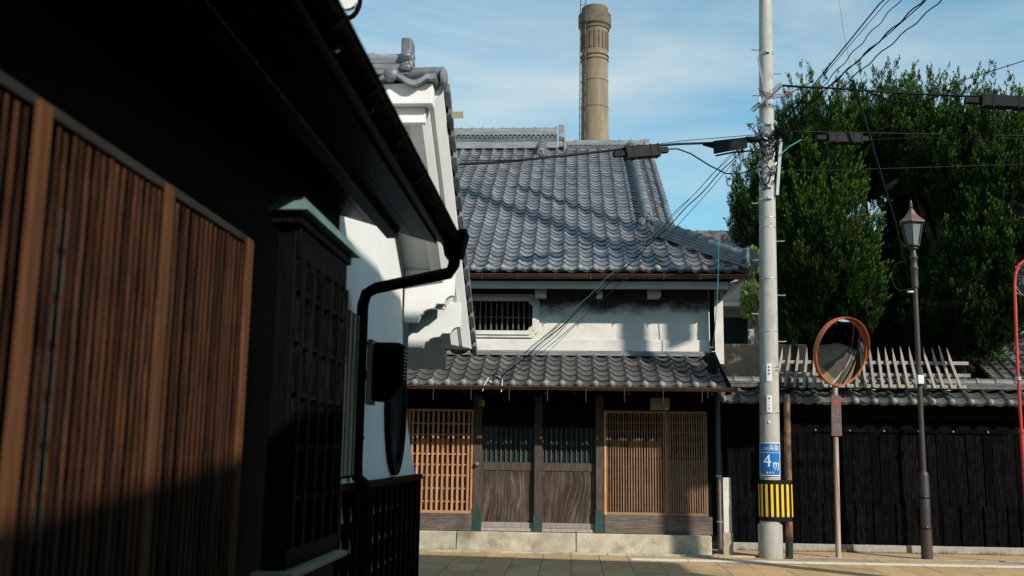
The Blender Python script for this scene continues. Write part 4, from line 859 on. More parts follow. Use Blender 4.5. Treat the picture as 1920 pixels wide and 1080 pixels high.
def along(s):
    s %= tot
    for a, b in per:
        l = (b - a).length
        if s <= l: p = a.lerp(b, s / l); nn_ = Vector(((b - a).y, -(b - a).x, 0)).normalized(); return p, nn_
        s -= l
    return per[0][0], Vector((0, -1, 0))
ns = 16
for k in range(ns):
    mb = MB(); st_ = tot * k / ns; w = tot / ns * 0.46; q = []
    for i in range(4): p, nn_ = along(st_ + w * i / 3); q.append((p + nn_ * 0.001, p + nn_ * 0.0045))
    vs = [(*p.xy, z) for z in (0.665, 1.185) for p, _ in q] + [(*p.xy, z) for z in (0.665, 1.185) for _, p in q]
    mb.add(vs, [(8 + i, 9 + i, 13 + i, 12 + i) for i in range(3)] + [(0, 8, 12, 4), (3, 7, 15, 11)]); mb.build('yellow_stripe', yellow_m, hb_)

# cross arm, struts, cable clutter on the pole
arm = MB(); arm.bar(at(1410, 207, 16.9), at(1466, 157, 16.75), 0.06, 0.075); ao = arm.build('cross_arm', steel_m, pole, bevel=0.004)
MB().bar(at(1421, 108, 16.86), at(1440, 200, 16.80), 0.03, 0.03).build('arm_strut', steel_m, ao)
MB().bar(at(1464, 262, 16.9), at(1457, 366, 16.9), 0.05, 0.05).build('cable_conduit', steel_m, pole)
for dx, dy in ((-14, 8), (8, -8), (20, -16)): 
    c = at(1438 + dx, 180 + dy, 16.8); MB().box(c.x - 0.02, c.x + 0.02, c.y - 0.03, c.y + 0.03, c.z - 0.05, c.z + 0.06).build('arm_clamp', steel_m, ao, bevel=0.004)
rnd = random.Random(3)
for k in range(16):
    z0 = 6.35 + rnd.random() * 1.15; p0 = pol(z0); pts = []
    for i in range(7):
        a = psi_ + (i - 3) * 0.33 + rnd.uniform(-0.15, 0.15); rr_ = prad(z0) + 0.02 + rnd.random() * 0.06; pts.append(Vector((p0.x + rr_ * math.cos(a), p0.y + rr_ * math.sin(a), z0 - 0.12 * math.sin(math.pi * i / 6) * rnd.uniform(0.2, 2.2) + rnd.uniform(-0.03, 0.03))))
    MB().tube(pts, rnd.uniform(0.006, 0.016), 6).build('cable_loop', black_m if k % 4 else steel_m, pole, smooth=60)
for k in range(26):
    c = at(1404 + rnd.random() * 70, 232 + rnd.random() * 42, 16.75 + rnd.random() * 0.2); s = rnd.uniform(0.012, 0.028); d = Vector((rnd.uniform(-1, 1), rnd.uniform(-.5, .5), rnd.uniform(-1, 1))).normalized() * s * 2
    MB().tube([c - d, c, c + d + Vector((0.02, 0, 0.01))], [s * 0.5, s * 0.8, s * 0.4], 6).build('cable_clip', steel_m if k % 3 else black_m, pole)
for k in range(3):
    MB().tube([at(1420 + 3 * k, 165 + 3 * k, 16.8), at(1440, 175 + k * 5, 16.7), at(1470, 178 + 2 * k, 16.75), at(1498, 166, 16.85)], 0.007, 5).build('jumper_wire', redwire if k < 2 else black_m, pole)

# ------------------------------------------------------------------ cables
def sag(a, b, s, n=14): return [Vector(a).lerp(Vector(b), i / n) - Vector((0, 0, s * 4 * (i / n) * (1 - i / n))) for i in range(n + 1)]
def cable(label, pts, r, mat=black_m, name='overhead_cable', group=None):
    return tag(MB().tube(pts, r, 6).build(name, mat, None, smooth=60), label, 'cable', group)
POLE2 = Vector((8.80, 10.2, 0))
cl = cable('thick black cable from the utility pole past the tiled roof to the storehouse', [at(1424, 265, 16.95), at(1335, 268, 16.6), at(1270, 270, 16.3), at(1180, 278, 16.0), at(1060, 292, 15.4), at(940, 304, 14.7), at(848, 309, 14.2), at(700, 318, 13.5), at(560, 330, 13)], 0.021)
cable('thin messenger wire just above the thick cable by the pole', [at(1424, 252, 16.95), at(1280, 264, 16.3), at(1170, 279, 15.95), at(1000, 300, 15.0), at(848, 302, 14.2), at(700, 308, 13.5)], 0.006)
cable('black cable drooping from the splice box back to the pole', [at(1248, 280, 16.3), at(1270, 279, 16.4), at(1295, 288, 16.5), at(1330, 310, 16.6), at(1360, 325, 16.7), at(1385, 327, 16.8), at(1424, 312, 16.9)], 0.012)
def closure(label, a, b, r, cat='splice box'):
    a = Vector(a); b = Vector(b); t = thing('splice_box', label, cat, a.lerp(b, 0.5) - Vector((0, 0, r)), None); d = b - a
    MB().bar(a.lerp(b, 0.22), a.lerp(b, 0.8), r * 1.5, r * 2, (0, 0, 1)).build('case', closure_m, t, bevel=0.02)
    MB().bar(a, a.lerp(b, 0.22), r * 0.8, r * 1.0).build('end_sleeve', closure_m, t, bevel=0.012); MB().bar(a.lerp(b, 0.8), b, r * 0.8, r * 1.0).build('end_sleeve', closure_m, t, bevel=0.012)
    for s in (0.22, 0.35, 0.66, 0.8): c = a.lerp(b, s); MB().bar(c - d * 0.012, c + d * 0.012, r * 1.62, r * 2.12).build('clamp_ring', black_m, t)
    return t
closure('black splice box with sleeved ends hanging before the gable of the tiled roof', at(1150, 290, 15.85), at(1252, 281, 16.2), 0.105)
tb = thing('terminal_box', 'dark grey slanted terminal box beside the top of the utility pole', 'terminal box', at(1375, 285, 16.7))
MB().prism([(1337, 264), (1400, 257), (1402, 277), (1338, 289)], lambda u, v, d: at(u, v, d), 16.55, 16.80).build('case', closure_m, tb, bevel=0.008)
MB().tube([at(1318, 271, 16.6), at(1340, 274, 16.65)], [0.02, 0.05], 8).build('cone_sleeve', black_m, tb); MB().tube([at(1400, 262, 16.7), at(1426, 260, 16.8)], [0.06, 0.035], 8).build('cone_sleeve', black_m, tb)
MB().tube([at(1342, 292, 16.6), at(1372, 286, 16.65), at(1405, 283, 16.7), at(1424, 286, 16.8)], 0.016, 6).build('under_cable', black_m, tb)
closure('long black splice box hanging against the juniper at mid height', at(1530, 258, 17.2), at(1634, 261, 17.3), 0.10)
closure('long black splice box at the upper end of the cable by the picture edge', at(1808, 188, 17.0), at(1960, 196, 16.9), 0.11)
# bundle falling to the lower eave
for k, (dx, dy, wob) in enumerate(((0, 0, 0.02), (8, 6, 0.03), (-6, -3, 0.0), (22, 4, 0.0))):
    a = at(1392 + dx * 0.4, 270 + dy, 16.7); b_ = at(922 + dx, 716 - dy * 0.3, 16.42); pts = sag(a, b_, 0.10 + 0.05 * k, 40)
    if wob:
        for i, p in enumerate(pts): p.x += 0.012 * math.sin(i * 1.1 + k); p.z += 0.012 * math.cos(i * 1.1 + k)
    cable(['teal-tinted service wire', 'twisted black service wire', 'thin straight service wire', 'slack outer service wire'][k] + ' slanting down from the pole to the lower eave', pts, (0.007, 0.010, 0.005, 0.006)[k], black_m if k else pm('teal_wire', (0.05, 0.16, 0.15), (0.03, 0.10, 0.10), rough=0.5), 'service_wire')
an = thing('wire_anchor', 'cluster of white wire clamps and loops at the edge of the lower roof', 'wire anchor', at(930, 716, 16.4))
for k in range(12):
    c = at(912 + rnd.random() * 34, 702 + rnd.random() * 18, 16.28 + rnd.random() * 0.1); d = Vector((rnd.uniform(-1, 1), 0, rnd.uniform(-1, 1))).normalized() * 0.05
    MB().tube([c - d, c + Vector((0, -0.02, 0.01)), c + d], 0.008, 5).build('clamp', (steel_m, closure_m, black_m)[k % 3], an)
MB().tube([at(916, 708, 16.3), at(908, 722, 16.22), at(905, 733, 16.2)], 0.006, 5).build('hanging_tail', white_m, an); MB().tube([at(942, 712, 16.3), at(940, 735, 16.2)], 0.007, 5).build('hanging_tail', white_m, an)
# wires rising to the next pole
for k, (sx_, sy_, ex_, ey_, r_) in enumerate(((1442, 262, 1655, 0, .011), (1444, 258, 1666, 0, .006), (1446, 270, 1688, 0, .008), (1447, 262, 1732, 0, .012), (1448, 255, 1738, 0, .009), (1450, 275, 1766, 0, .010))):
    a = at(sx_, sy_, 16.85); m_ = at(ex_, ey_, 15.15); b_ = a + (m_ - a) * 3.2; b_.z = min(b_.z, 13.2 + 0.1 * k)
    b_ = Vector((POLE2.x, POLE2.y, 11.4 + 0.28 * k)); mid = m_
    pts = []
    for i in range(25):
        t = i / 24; q0 = a.lerp(m_, min(1, t / 0.3)) if t < 0.3 else m_.lerp(b_, (t - 0.3) / 0.7); pts.append(q0)
    if k in (2, 3, 5):
        pts = [p for p in pts]; dense = []
        for i in range(len(pts) - 1):
            for j in range(5): dense.append(pts[i].lerp(pts[i + 1], j / 5))
        pts = [p + Vector((0.016 * math.sin(i * 1.3), 0, 0.016 * math.cos(i * 1.3))) for i, p in enumerate(dense)]
    cable(['thick straight', 'thin straight', 'wavy single', 'thick wavy', 'middle straight', 'lowest wavy'][k] + ' wire of the fan rising from the pole over the juniper', pts, r_, black_m, 'rising_wire')
# cables running right from the pole
cable('upper black cable running from the pole top across the tree with splice box', [at(1466, 160, 16.75), at(1500, 163, 16.8), at(1560, 165, 16.9), at(1625, 170, 17), at(1700, 175, 17), at(1800, 180, 17), at(1920, 185, 17), at(2100, 190, 17)], 0.019)
cable('slack loop of black cable hanging below the upper cable', [at(1622, 170, 16.95), at(1645, 180, 16.95), at(1670, 190, 16.95), at(1705, 193, 16.95), at(1735, 188, 16.95), at(1760, 180, 16.95)], 0.016)
cable('middle black cable crossing the juniper below the upper one', [at(1450, 255, 16.8), at(1475, 246, 16.9), at(1520, 247, 17.1), at(1620, 249, 17.3), at(1760, 252, 17.4), at(1920, 255, 17.5), at(2080, 258, 17.5)], 0.012)
cable('second middle wire just under the middle cable on the juniper', [at(1634, 262, 17.3), at(1720, 258, 17.4), at(1920, 260, 17.5), at(2080, 262, 17.5)], 0.009)
cable('lowest thin wire crossing the juniper from the pole', [at(1455, 320, 16.9), at(1560, 319, 17.1), at(1700, 315, 17.3), at(1920, 308, 17.5), at(2080, 300, 17.6)], 0.008)
cable('thin far wire rising to the picture edge above the tree', [at(1700, 182, 40), at(1775, 160, 40), at(1920, 114, 40), at(2000, 88, 40)], 0.02)
cable('teal sleeved wire on the near side of the pole', [at(1462, 291, 16.8), at(1478, 276, 16.8), at(1502, 262, 16.85)], 0.013, teal_m, 'sleeved_wire')
cable('bright teal cable hanging down the corner of the merchant house', [at(1347, 442, 16.9), at(1347, 500, 16.95), at(1345, 560, 17.0), at(1340, 620, 17.0), at(1335, 655, 17.0)], 0.008, teal_m, 'hanging_cable')
hs = thing('rubber_sleeves', 'bundle of black rubber sleeves hanging at the end of the teal cable', 'cable sleeves', at(1335, 690, 17.0))
for k in range(6):
    MB().tube([at(1333 + k * 1.5, 660, 17.0), at(1328 + k * 3.2, 690, 16.98), at(1326 + k * 3, 712, 16.97)], [0.012, 0.026, 0.018], 7).build('sleeve', black_m, hs, smooth=60)
MB().tube([at(1327, 718, 16.97), at(1327, 746, 16.97)], 0.012, 6).build('pin', steel_m, hs)
for k in range(5): c = at(1331 + rnd.random() * 6, 650 + rnd.random() * 10, 16.98); MB().box(c.x - .02, c.x + .02, c.y - .02, c.y + .02, c.z - .015, c.z + .015).build('clamp', steel_m, hs)
cable('thin stay wire dropping from the sky to the black guard rod', [at(1572, -10, 16.5), at(1582, 60, 16.7), at(1600, 152, 16.9)], 0.006, steel_m, 'stay_wire')
cable('straight black guard rod slanting across the juniper to the street lamp', [at(1599, 150, 16.9), at(1640, 288, 17.0), at(1680, 420, 17.1), at(1692, 478, 17.12)], [0.026, 0.02, 0.014, 0.014], black_m, 'guard_rod')
coil = [at(1697 + 19 * math.sin(t) - 6, 518 - 27 * math.cos(t), 17.1) for t in [R(a) for a in range(20, -200, -20)]]
cable('looped lead hanging beside the neck of the street lamp', [at(1694, 480, 17.12)] + coil + [at(1713, 540, 17.12)], 0.008, black_m, 'lamp_lead')

# ------------------------------------------------------------------ convex traffic mirror
mir = thing('traffic_mirror', 'round convex traffic mirror with orange rim on a rusty pole', 'traffic mirror', (4.42, 17.2, 0))
MB().tube([(4.40, 17.2, 0), (4.43, 17.2, 2.06), (4.455, 17.2, 3.2)], 0.045, 16).build('pole', rust_orange, mir, smooth=50)
MB().tube([(4.4475, 17.2, 2.62), (4.457, 17.2, 3.1)], 0.0465, 16).build('pole_top', steel_m, mir, smooth=50)
MN = Vector((math.sin(R(31)) * math.cos(R(13)), -math.cos(R(31)) * math.cos(R(13)), -math.sin(R(13)))).normalized(); MC = Vector((4.53, 17.02, 3.39))
mr_ = 0.565; ms = MB(); Rs = 2.4
ms.lathe([(0.002, 0.075)] + [(mr_ * k / 10, math.sqrt(Rs * Rs - (mr_ * k / 10) ** 2) - Rs + 0.075) for k in range(1, 11)], MC, 48, MN)
ms.build('mirror_face', mirror_m, mir, smooth=80)
rim = MB().lathe([(mr_ - 0.008, 0.004), (mr_ - 0.008, 0.022), (mr_ + 0.012, 0.022), (mr_ + 0.016, 0.0), (mr_ + 0.012, -0.05), (mr_ - 0.06, -0.10), (0.02, -0.12)], MC, 48, MN).build('rim', orange_m, mir, smooth=40)
# hood: part cylinder over the upper rim
hm = MB(); ax = MN; xx = ax.cross(Vector((0, 0, 1))).normalized(); uu = xx.cross(ax)
n = 30; rows_ = []
for i in range(n + 1):
    a = R(-12 + 204 * i / n); e = 0.065 * max(0.0, math.sin(math.pi * i / n)) ** 0.6
    for rr_, dd in ((mr_ + 0.026, -0.02), (mr_ + 0.03, 0.03 + e), (mr_ + 0.022, 0.03 + e), (mr_ + 0.020, -0.02)):
        hm.v.append(tuple(MC + (xx * math.cos(a) + uu * math.sin(a)) * rr_ + ax * dd))
for i in range(n):
    for j in range(4): hm.f.append((i * 4 + j, i * 4 + (j + 1) % 4, (i + 1) * 4 + (j + 1) % 4, (i + 1) * 4 + j))
hm.build('hood', orange_m, mir, smooth=40)
MB().bar(MC - MN * 0.1 - Vector((0, 0, 0.1)), Vector((4.456, 17.2, 3.15)), 0.05, 0.08).build('mount', steel_m, mir)
cb = thing('caution_board', 'faded dark red caution board with arrow fixed to the mirror pole', 'sign', (4.437, 17.13, 1.98))
bx = MB().prism([(-0.088, 1.99), (0.088, 1.985), (0.082, 2.665), (-0.078, 2.675)], lambda u, v, d: (4.437 + u + (v - 2.3) * 0.012, d, v), 17.135, 17.148).build('board', board_red, cb, bevel=0.004)
fr = lambda x, z: frame((4.437 + x + (z - 2.3) * 0.012, 17.132, z), (1, 0, 0), (0, 0, 1), (0, -1, 0))
MB().prism([(-0.045, 0), (0.045, 0), (0.0, 0.06)], lambda u, v, d: (4.437 + u, d, 2.55 + v), 17.131, 17.134).build('arrow', red_m, bx); box('arrow', red_m, bx, 4.423, 4.451, 17.131, 17.134, 2.50, 2.55, bevel=0)
text('lettering', '注', 0.155, sign_grey, bx, fr(0, 2.36)); text('lettering', '意', 0.15, sign_grey, bx, fr(0, 2.12))

# ------------------------------------------------------------------ street lamp
lamp = thing('street_lamp', 'brown street lamp with six-sided lantern standing before the black fence', 'street lamp', (5.83, 17.2, 0))
LB, LT = Vector((5.83, 17.2, 0)), Vector((5.868, 17.2, 4.84))
lp = lambda z: LB.lerp(LT, z / 4.84)
MB().tube([lp(0), lp(0.5), lp(0.50), lp(1.36), lp(1.40), lp(1.43)], [0.092, 0.088, 0.084, 0.080, 0.072, 0.046], 20).build('base_column', lampbrown, lamp, smooth=35)
MB().tube([lp(1.40), lp(3.2), lp(4.6)], [0.046, 0.042, 0.038], 16).build('shaft', lampbrown, lamp, smooth=40)
for z in (0.50, 1.0): MB().lathe([(0.092, -0.010), (0.092, 0.010)], lp(z), 20).build('column_band', black_m, lamp, smooth=40)
for z in (0.53, 1.02): c = lp(z); MB().lathe([(0.01, 0), (0.01, 0.015)], c + Vector((-0.01, -0.086, 0)), 8, (0, -1, 0)).build('bolt', steel_m, lamp)
ctr = lp(4.84)
MB().lathe([(0.05, -0.32), (0.055, -0.30), (0.052, -0.28), (0.056, -0.02), (0.07, 0.02), (0.052, 0.06), (0.05, 0.16), (0.072, 0.20), (0.05, 0.24), (0.038, 0.33), (0.075, 0.36), (0.075, 0.40)], ctr, 20).build('neck', lampbrown, lamp, smooth=35)
c0 = ctr + Vector((0, 0, 0.40)); hx = lambda r, z, k: c0 + Vector((r * math.cos(R(60 * k + 12)), r * math.sin(R(60 * k + 12)), z))
ls = MB(); z0, z1, r0, r1 = 0.02, 0.40, 0.105, 0.185
for k in range(6): ls.bar(hx(r0, z0, k), hx(r1, z1, k), 0.022, 0.022)
for k in range(6): ls.bar(hx(r0, z0, k), hx(r0, z0, k + 1), 0.02, 0.03); ls.bar(hx(r1, z1, k), hx(r1, z1, k + 1), 0.02, 0.03)
lan = ls.build('lantern_frame', lampbrown, lamp)
MB().add([hx(r0, -0.01, k) for k in range(6)], [tuple(range(6))]).build('lantern_floor', lampbrown, lan)
for k in range(6):
    MB().add([hx(r0 * 0.97, z0, k), hx(r0 * 0.97, z0, k + 1), hx(r1 * 0.97, z1, k + 1), hx(r1 * 0.97, z1, k)], [(0, 1, 2, 3)]).build('lantern_pane', lampglass, lan)
lro = MB(); rings = [(0.235, 0.405), (0.235, 0.425), (0.15, 0.50), (0.085, 0.57), (0.06, 0.62), (0.05, 0.64)]
for r, z in rings: lro.v += [tuple(hx(r, z, k)) for k in range(6)]
for i in range(len(rings) - 1):
    for k in range(6): lro.f.append((i * 6 + k, i * 6 + (k + 1) % 6, i * 6 + 6 + (k + 1) % 6, i * 6 + 6 + k))
lro.f += [tuple(range(6)), tuple(range(30, 36))]
lr_ = lro.build('lantern_roof', lamproof_m, lamp)
MB().lathe([(0.045, 0.63), (0.03, 0.66), (0.02, 0.68), (0.035, 0.70), (0.018, 0.73), (0.026, 0.76), (0.004, 0.83)], c0, 10).build('finial', lamproof_m, lr_, smooth=40)
MB().box(5.80, 5.90, 17.10, 17.16, 2.87, 3.02).build('sensor', white_m, lamp, bevel=0.008)
MB().bar(lp(4.45) + Vector((-0.14, -0.02, 0)), lp(4.45), 0.03, 0.03).build('lead_arm', steel_m, lamp)

# ------------------------------------------------------------------ hydrant sign at the picture edge
hy = thing('hydrant_sign', 'round dark hydrant sign on a bent red pole at the picture edge', 'sign', (7.29, 16.8, 0))
MB().tube([(7.29, 16.8, 0), (7.30, 16.8, 1.6), (7.30, 16.8, 2.1)], 0.036, 12).build('lower_pole', red_m, hy, smooth=40)
MB().tube([(7.30, 16.8, 2.1), (7.305, 16.8, 3.05), (7.32, 16.8, 3.6), at(1902.5, 535, 16.8), at(1904, 515, 16.8), at(1910, 497, 16.8), at(1922, 488, 16.8), at(1940, 484, 16.8)], 0.025, 12).build('bent_pole', red_m, hy, smooth=50)
for z in (2.10, 2.95): MB().lathe([(0.05, -0.03), (0.05, 0.03)], (7.302, 16.8, z), 12).build('collar', steel_m if z > 2.5 else red_m, hy, smooth=40)
hc = at(1944, 525, 16.78); hn = (EYE - hc); hn.z *= 0.3; hn.normalize()
dsc = MB().lathe([(0.34, 0), (0.34, 0.012)], hc, 40, hn).build('sign_disc', sign_dark, hy, smooth=40)
sx_ = Vector((0, 0, 1)).cross(hn).normalized(); sy_ = hn.cross(sx_)
MB().tube([hc + hn * 0.014 + (sx_ * math.cos(t) + sy_ * math.sin(t)) * 0.325 for t in [2 * math.pi * k / 40 for k in range(40)]], 0.008, 6, closed=True).build('sign_ring', sign_grey, dsc)
text('lettering', '消火栓', 0.19, sign_grey, dsc, frame(hc + hn * 0.0135, sx_, sy_, hn)); text('lettering', 'FIRE HYDRANT', 0.062, sign_grey, dsc, frame(hc + hn * 0.0135 + sy_ * 0.17, sx_, sy_, hn))
for z_ in (500, 548): MB().bar(at(1903, z_, 16.8), at(1913, z_ + 4, 16.79), 0.02, 0.02).build('sign_clip', red_m, hy)

# ------------------------------------------------------------------ houses behind
rh = thing('rear_house', 'grey tiled house roof seen behind the merchant house gable', 'house', (5.0, 28, 0))
box('wall', cream_m, rh, 2.6, 9.5, 26.5, 31, 0, 6.6, bevel=0)
s6 = R(30); uy6 = Vector((0, math.cos(s6), math.sin(s6))); uz6 = Vector((0, -math.sin(s6), math.cos(s6)))
rr6 = slope_slab('roof', blackwood, rh, 2.5, 9.8, 25.8, 6.55, 27.7, 7.65, 0.1); slope_slab('rear_slope', blackwood, rr6, 2.5, 9.8, 31.5, 5.5, 27.7, 7.65, 0.1)
tm6 = tile_mesh('rear_tile', 0.24, 0.31, tilew_m)
tile_field(tm6, tm6, rr6, tilew_s, (2.5, 25.78, 6.56), (1, 0, 0), uy6, uz6, 0.24, 0.265, range(0, 30), 8, lambda p, c, r: True, lambda p, c, r: p.x < 5.3 and r > 2)
rb6 = MB().box(2.5, 9.8, 27.6, 27.8, 7.60, 7.80).build('ridge', tilew_m, rr6); half_pipe_ridge(rb6, (2.5, 27.7, 7.80), (9.8, 27.7, 7.80), 0.08, 22, tilew_m, 'ridge_cap', 0.015)
# loose tile pile at the merchant house's rear hip
cr_h = thing('cream_house', 'cream rendered house wall and eave between merchant house and utility pole', 'house', (4.3, 24.5, 0))
box('wall', cream_m, cr_h, 3.0, 6.2, 24.3, 26.2, 0, 5.6, bevel=0)
MB().prism([(23.7, 5.18), (24.4, 5.10), (24.4, 5.85), (23.7, 5.30)], lambda u, v, d: (d, u, v), 3.3, 6.2).build('eave', cream_m, cr_h)
box('eave_band', plaster, cr_h, 3.3, 6.2, 23.66, 23.70, 5.14, 5.24, bevel=0)
w_ = box('window', glass_dark, cr_h, 3.5, 4.25, 24.26, 24.28, 4.30, 4.95, bevel=0); box('window_frame', steel_m, w_, 4.25, 4.40, 24.22, 24.30, 4.25, 5.0, bevel=0)
gw = tag(MB().box(2.75, 4.4, 18.9, 19.3, 0, 3.72).build('garden_wall', moss_m, None, bevel=0.02), 'dark mossy stone wall behind the fence beside the merchant house', 'wall')
kt = thing('shed_roof', 'small grey tiled roof showing behind the fence beside the red pole', 'house', (10.6, 23.4, 0))
box('wall', cream_m, kt, 9.6, 13.5, 23.6, 26, 0, 3.4, bevel=0)
kr = slope_slab('roof', blackwood, kt, 9.4, 13.8, 22.9, 3.30, 25.2, 4.65, 0.1)
tm7 = tile_mesh('shed_tile', TW, 0.31, tilew_m)
tile_field(tm7, tm7, kr, tilew_s, (9.4, 22.88, 3.31), (1, 0, 0), uy6, uz6, TW, 0.265, range(0, 16), 10, lambda p, c, r: True, lambda p, c, r: p.x < 11.2)

# ------------------------------------------------------------------ junipers
def rand_dir(rg):
    z = rg.uniform(-1, 1); a = rg.uniform(0, 2 * math.pi); s = math.sqrt(1 - z * z); return np.array([s * math.cos(a), s * math.sin(a), z])
def juniper(label, base, lobes, seed, limbs, dens=1.0, mat=None, trunk_r=0.16):
    """lobes: (px, py, Y, rx_px, rz_px, ry_m). Flame-like sprays grow outward and upward from every lobe"""
    rg = random.Random(seed); nr = np.random.RandomState(seed)
    t = thing('juniper_tree', label, 'tree', base, 'junipers behind the fence')
    L = []
    for (px, py, Y, rx, rz, ry) in lobes:
        c = at(px, py, Y); k = (Y * 1.02) / 1866.7; L.append((np.array(c), np.array([rx * k, ry, rz * k])))
    C_ = np.array([c for c, r in L]); R_ = np.array([r for c, r in L]); VS = []; TP = []
    for li, (c, r) in enumerate(L):
        area = 4 * math.pi * ((r[0] * r[1]) ** 1.6 / 3 + (r[0] * r[2]) ** 1.6 / 3 + (r[1] * r[2]) ** 1.6 / 3) ** (1 / 1.6)
        for k in range(int(area * 19 * dens)):
            d = rand_dir(rg)
            if d[1] > 0.45 and rg.random() < 0.7: continue            # far side is thinner
            bumpy = 1 + 0.12 * math.sin(5 * d[0] + li) * math.sin(4.3 * d[2] + 2 * li) + 0.08 * math.sin(11 * d[0] + 7 * d[1] + 9 * d[2] + li)
            p = c + d * r * bumpy * rg.uniform(0.78, 0.90)
            q = np.sum(((p - C_) / R_) ** 2, axis=1); q[li] = 9
            if q.min() < 0.5: continue
            nrm = d / r; nrm /= np.linalg.norm(nrm)
            ax_ = nrm * 0.42 + np.array([0.12, 0, 1.0]) + nr.normal(0, 0.13, 3); ax_ /= np.linalg.norm(ax_)
            ln_ = rg.uniform(0.42, 0.80) * (rg.uniform(1.1, 2.1) if d[2] > 0.6 else 1.0); wd = rg.uniform(0.055, 0.10)
            sd = np.cross(ax_, [0.3, 0.9, 0.1]); sd /= np.linalg.norm(sd); s2_ = np.cross(ax_, sd)
            ns_ = 15; nl = 26; nt = ns_ * nl
            f = nr.rand(ns_) ** 1.1; a = nr.rand(ns_) * 6.283 + 2.5 * f
            rad = np.outer(np.cos(a), sd) + np.outer(np.sin(a), s2_)
            cone = wd * (np.clip(1 - f, 0, 1) ** 0.75) * np.clip(0.45 + 2.5 * f, 0, 1)
            sp = p + np.outer(f * ln_ - 0.22, ax_) + rad * cone[:, None]              # roots of the small sprays
            sa = ax_ * 1.0 + rad * 0.26 + nr.normal(0, 0.10, (ns_, 3)); sa /= np.linalg.norm(sa, axis=1)[:, None]
            sl_ = nr.uniform(0.10, 0.22, ns_)
            g_ = nr.rand(ns_, nl); off_ = nr.normal(0, 1, (ns_, nl, 3)); off_ /= np.linalg.norm(off_, axis=2)[:, :, None]
            o = (sp[:, None] + sa[:, None] * (g_ * sl_[:, None])[:, :, None] + off_ * (0.026 * (1.1 - g_))[:, :, None]).reshape(-1, 3)
            lt = (sa[:, None] * 1.0 + off_ * 0.35).reshape(-1, 3); lt /= np.linalg.norm(lt, axis=1)[:, None]
            ll = nr.uniform(0.032, 0.062, nt)[:, None]
            wv = np.cross(lt, nr.normal(0, 1, (nt, 3))); wv /= (np.linalg.norm(wv, axis=1)[:, None] + 1e-6); wv *= ll * 0.17
            TP.append(((g_ > 0.55) & (f[:, None] > 0.62)).reshape(-1))  # spray ends take the painted sunlit green
            VS.append(np.stack([o, o + lt * ll * 0.5 + wv, o + lt * ll, o + lt * ll * 0.5 - wv], 1).reshape(-1, 3))
    V = np.concatenate(VS).astype(np.float32); nq = len(V) // 4
    me = bpy.data.meshes.new('crown'); me.vertices.add(len(V)); me.vertices.foreach_set('co', V.ravel()); me.loops.add(nq * 4); me.loops.foreach_set('vertex_index', np.arange(nq * 4, dtype=np.int32)); me.polygons.add(nq); me.polygons.foreach_set('loop_start', np.arange(0, nq * 4, 4, dtype=np.int32)); me.update(calc_edges=True); me.validate()
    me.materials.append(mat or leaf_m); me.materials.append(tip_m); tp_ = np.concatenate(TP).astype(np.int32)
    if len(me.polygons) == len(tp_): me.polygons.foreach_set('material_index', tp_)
    inst('crown', me, None, t)
    # ragged inner twig mass of each lobe, its dark colour painting the crown's shade
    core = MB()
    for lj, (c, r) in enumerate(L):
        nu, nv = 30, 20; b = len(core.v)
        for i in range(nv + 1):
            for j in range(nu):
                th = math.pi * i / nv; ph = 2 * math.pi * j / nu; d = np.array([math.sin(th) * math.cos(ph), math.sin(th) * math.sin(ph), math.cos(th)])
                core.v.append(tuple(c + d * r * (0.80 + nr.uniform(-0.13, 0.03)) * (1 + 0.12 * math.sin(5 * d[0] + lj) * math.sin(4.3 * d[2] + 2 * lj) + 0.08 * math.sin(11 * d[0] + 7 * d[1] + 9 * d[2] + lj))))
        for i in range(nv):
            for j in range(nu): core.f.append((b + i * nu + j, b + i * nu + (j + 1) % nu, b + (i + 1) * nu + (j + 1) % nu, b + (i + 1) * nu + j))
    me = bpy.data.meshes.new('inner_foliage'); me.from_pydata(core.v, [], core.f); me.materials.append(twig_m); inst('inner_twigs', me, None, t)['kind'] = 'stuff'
    b = Vector(base); tr = MB()
    top_ = Vector(L[0][0]); tr.tube([b, b.lerp(top_, 0.35) + Vector((0.12, 0.05, 0)), b.lerp(top_, 0.7) + Vector((-0.1, 0, 0)), top_], [trunk_r * 1.3, trunk_r, trunk_r * 0.8, trunk_r * 0.4], 10)
    tr.build('trunk', bark_m, t, smooth=60)
    for k, (c, r) in enumerate(L[1:]):
        st = b.lerp(top_, rg.uniform(0.45, 0.8)); e = Vector(c); m1 = st.lerp(e, 0.5) + Vector((rg.uniform(-.1, .1), rg.uniform(-.1, .1), rg.uniform(0.0, .2)))
        MB().tube([st, m1, e], [trunk_r * 0.6, trunk_r * 0.4, trunk_r * 0.2], 7).build('limb', bark_m, t, smooth=60)
    for pts in limbs: MB().tube([at(*p) for p in pts], [0.07, 0.06, 0.05, 0.03][:len(pts)], 8).build('limb', bark_m, t, smooth=60)
    return t
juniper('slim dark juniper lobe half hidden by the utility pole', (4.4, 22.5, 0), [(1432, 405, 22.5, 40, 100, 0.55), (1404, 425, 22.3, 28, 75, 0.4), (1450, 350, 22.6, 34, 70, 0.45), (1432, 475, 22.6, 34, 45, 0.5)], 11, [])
juniper('bushy juniper with two green lobes above the round mirror', (6.2, 22.0, 0), [(1530, 330, 22.4, 75, 120, 0.9), (1545, 490, 21.6, 90, 110, 0.9), (1500, 275, 22.8, 60, 60, 0.8), (1595, 560, 21.8, 55, 75, 0.7), (1480, 520, 22.2, 55, 120, 0.8), (1520, 600, 22.2, 70, 80, 0.8), (1640, 258, 22.8, 80, 60, 1.0), (1570, 262, 22.9, 70, 50, 0.9)], 12, [[(1585, 418, 21.8), (1600, 408, 21.7), (1622, 410, 21.8), (1660, 398, 22.2)]])
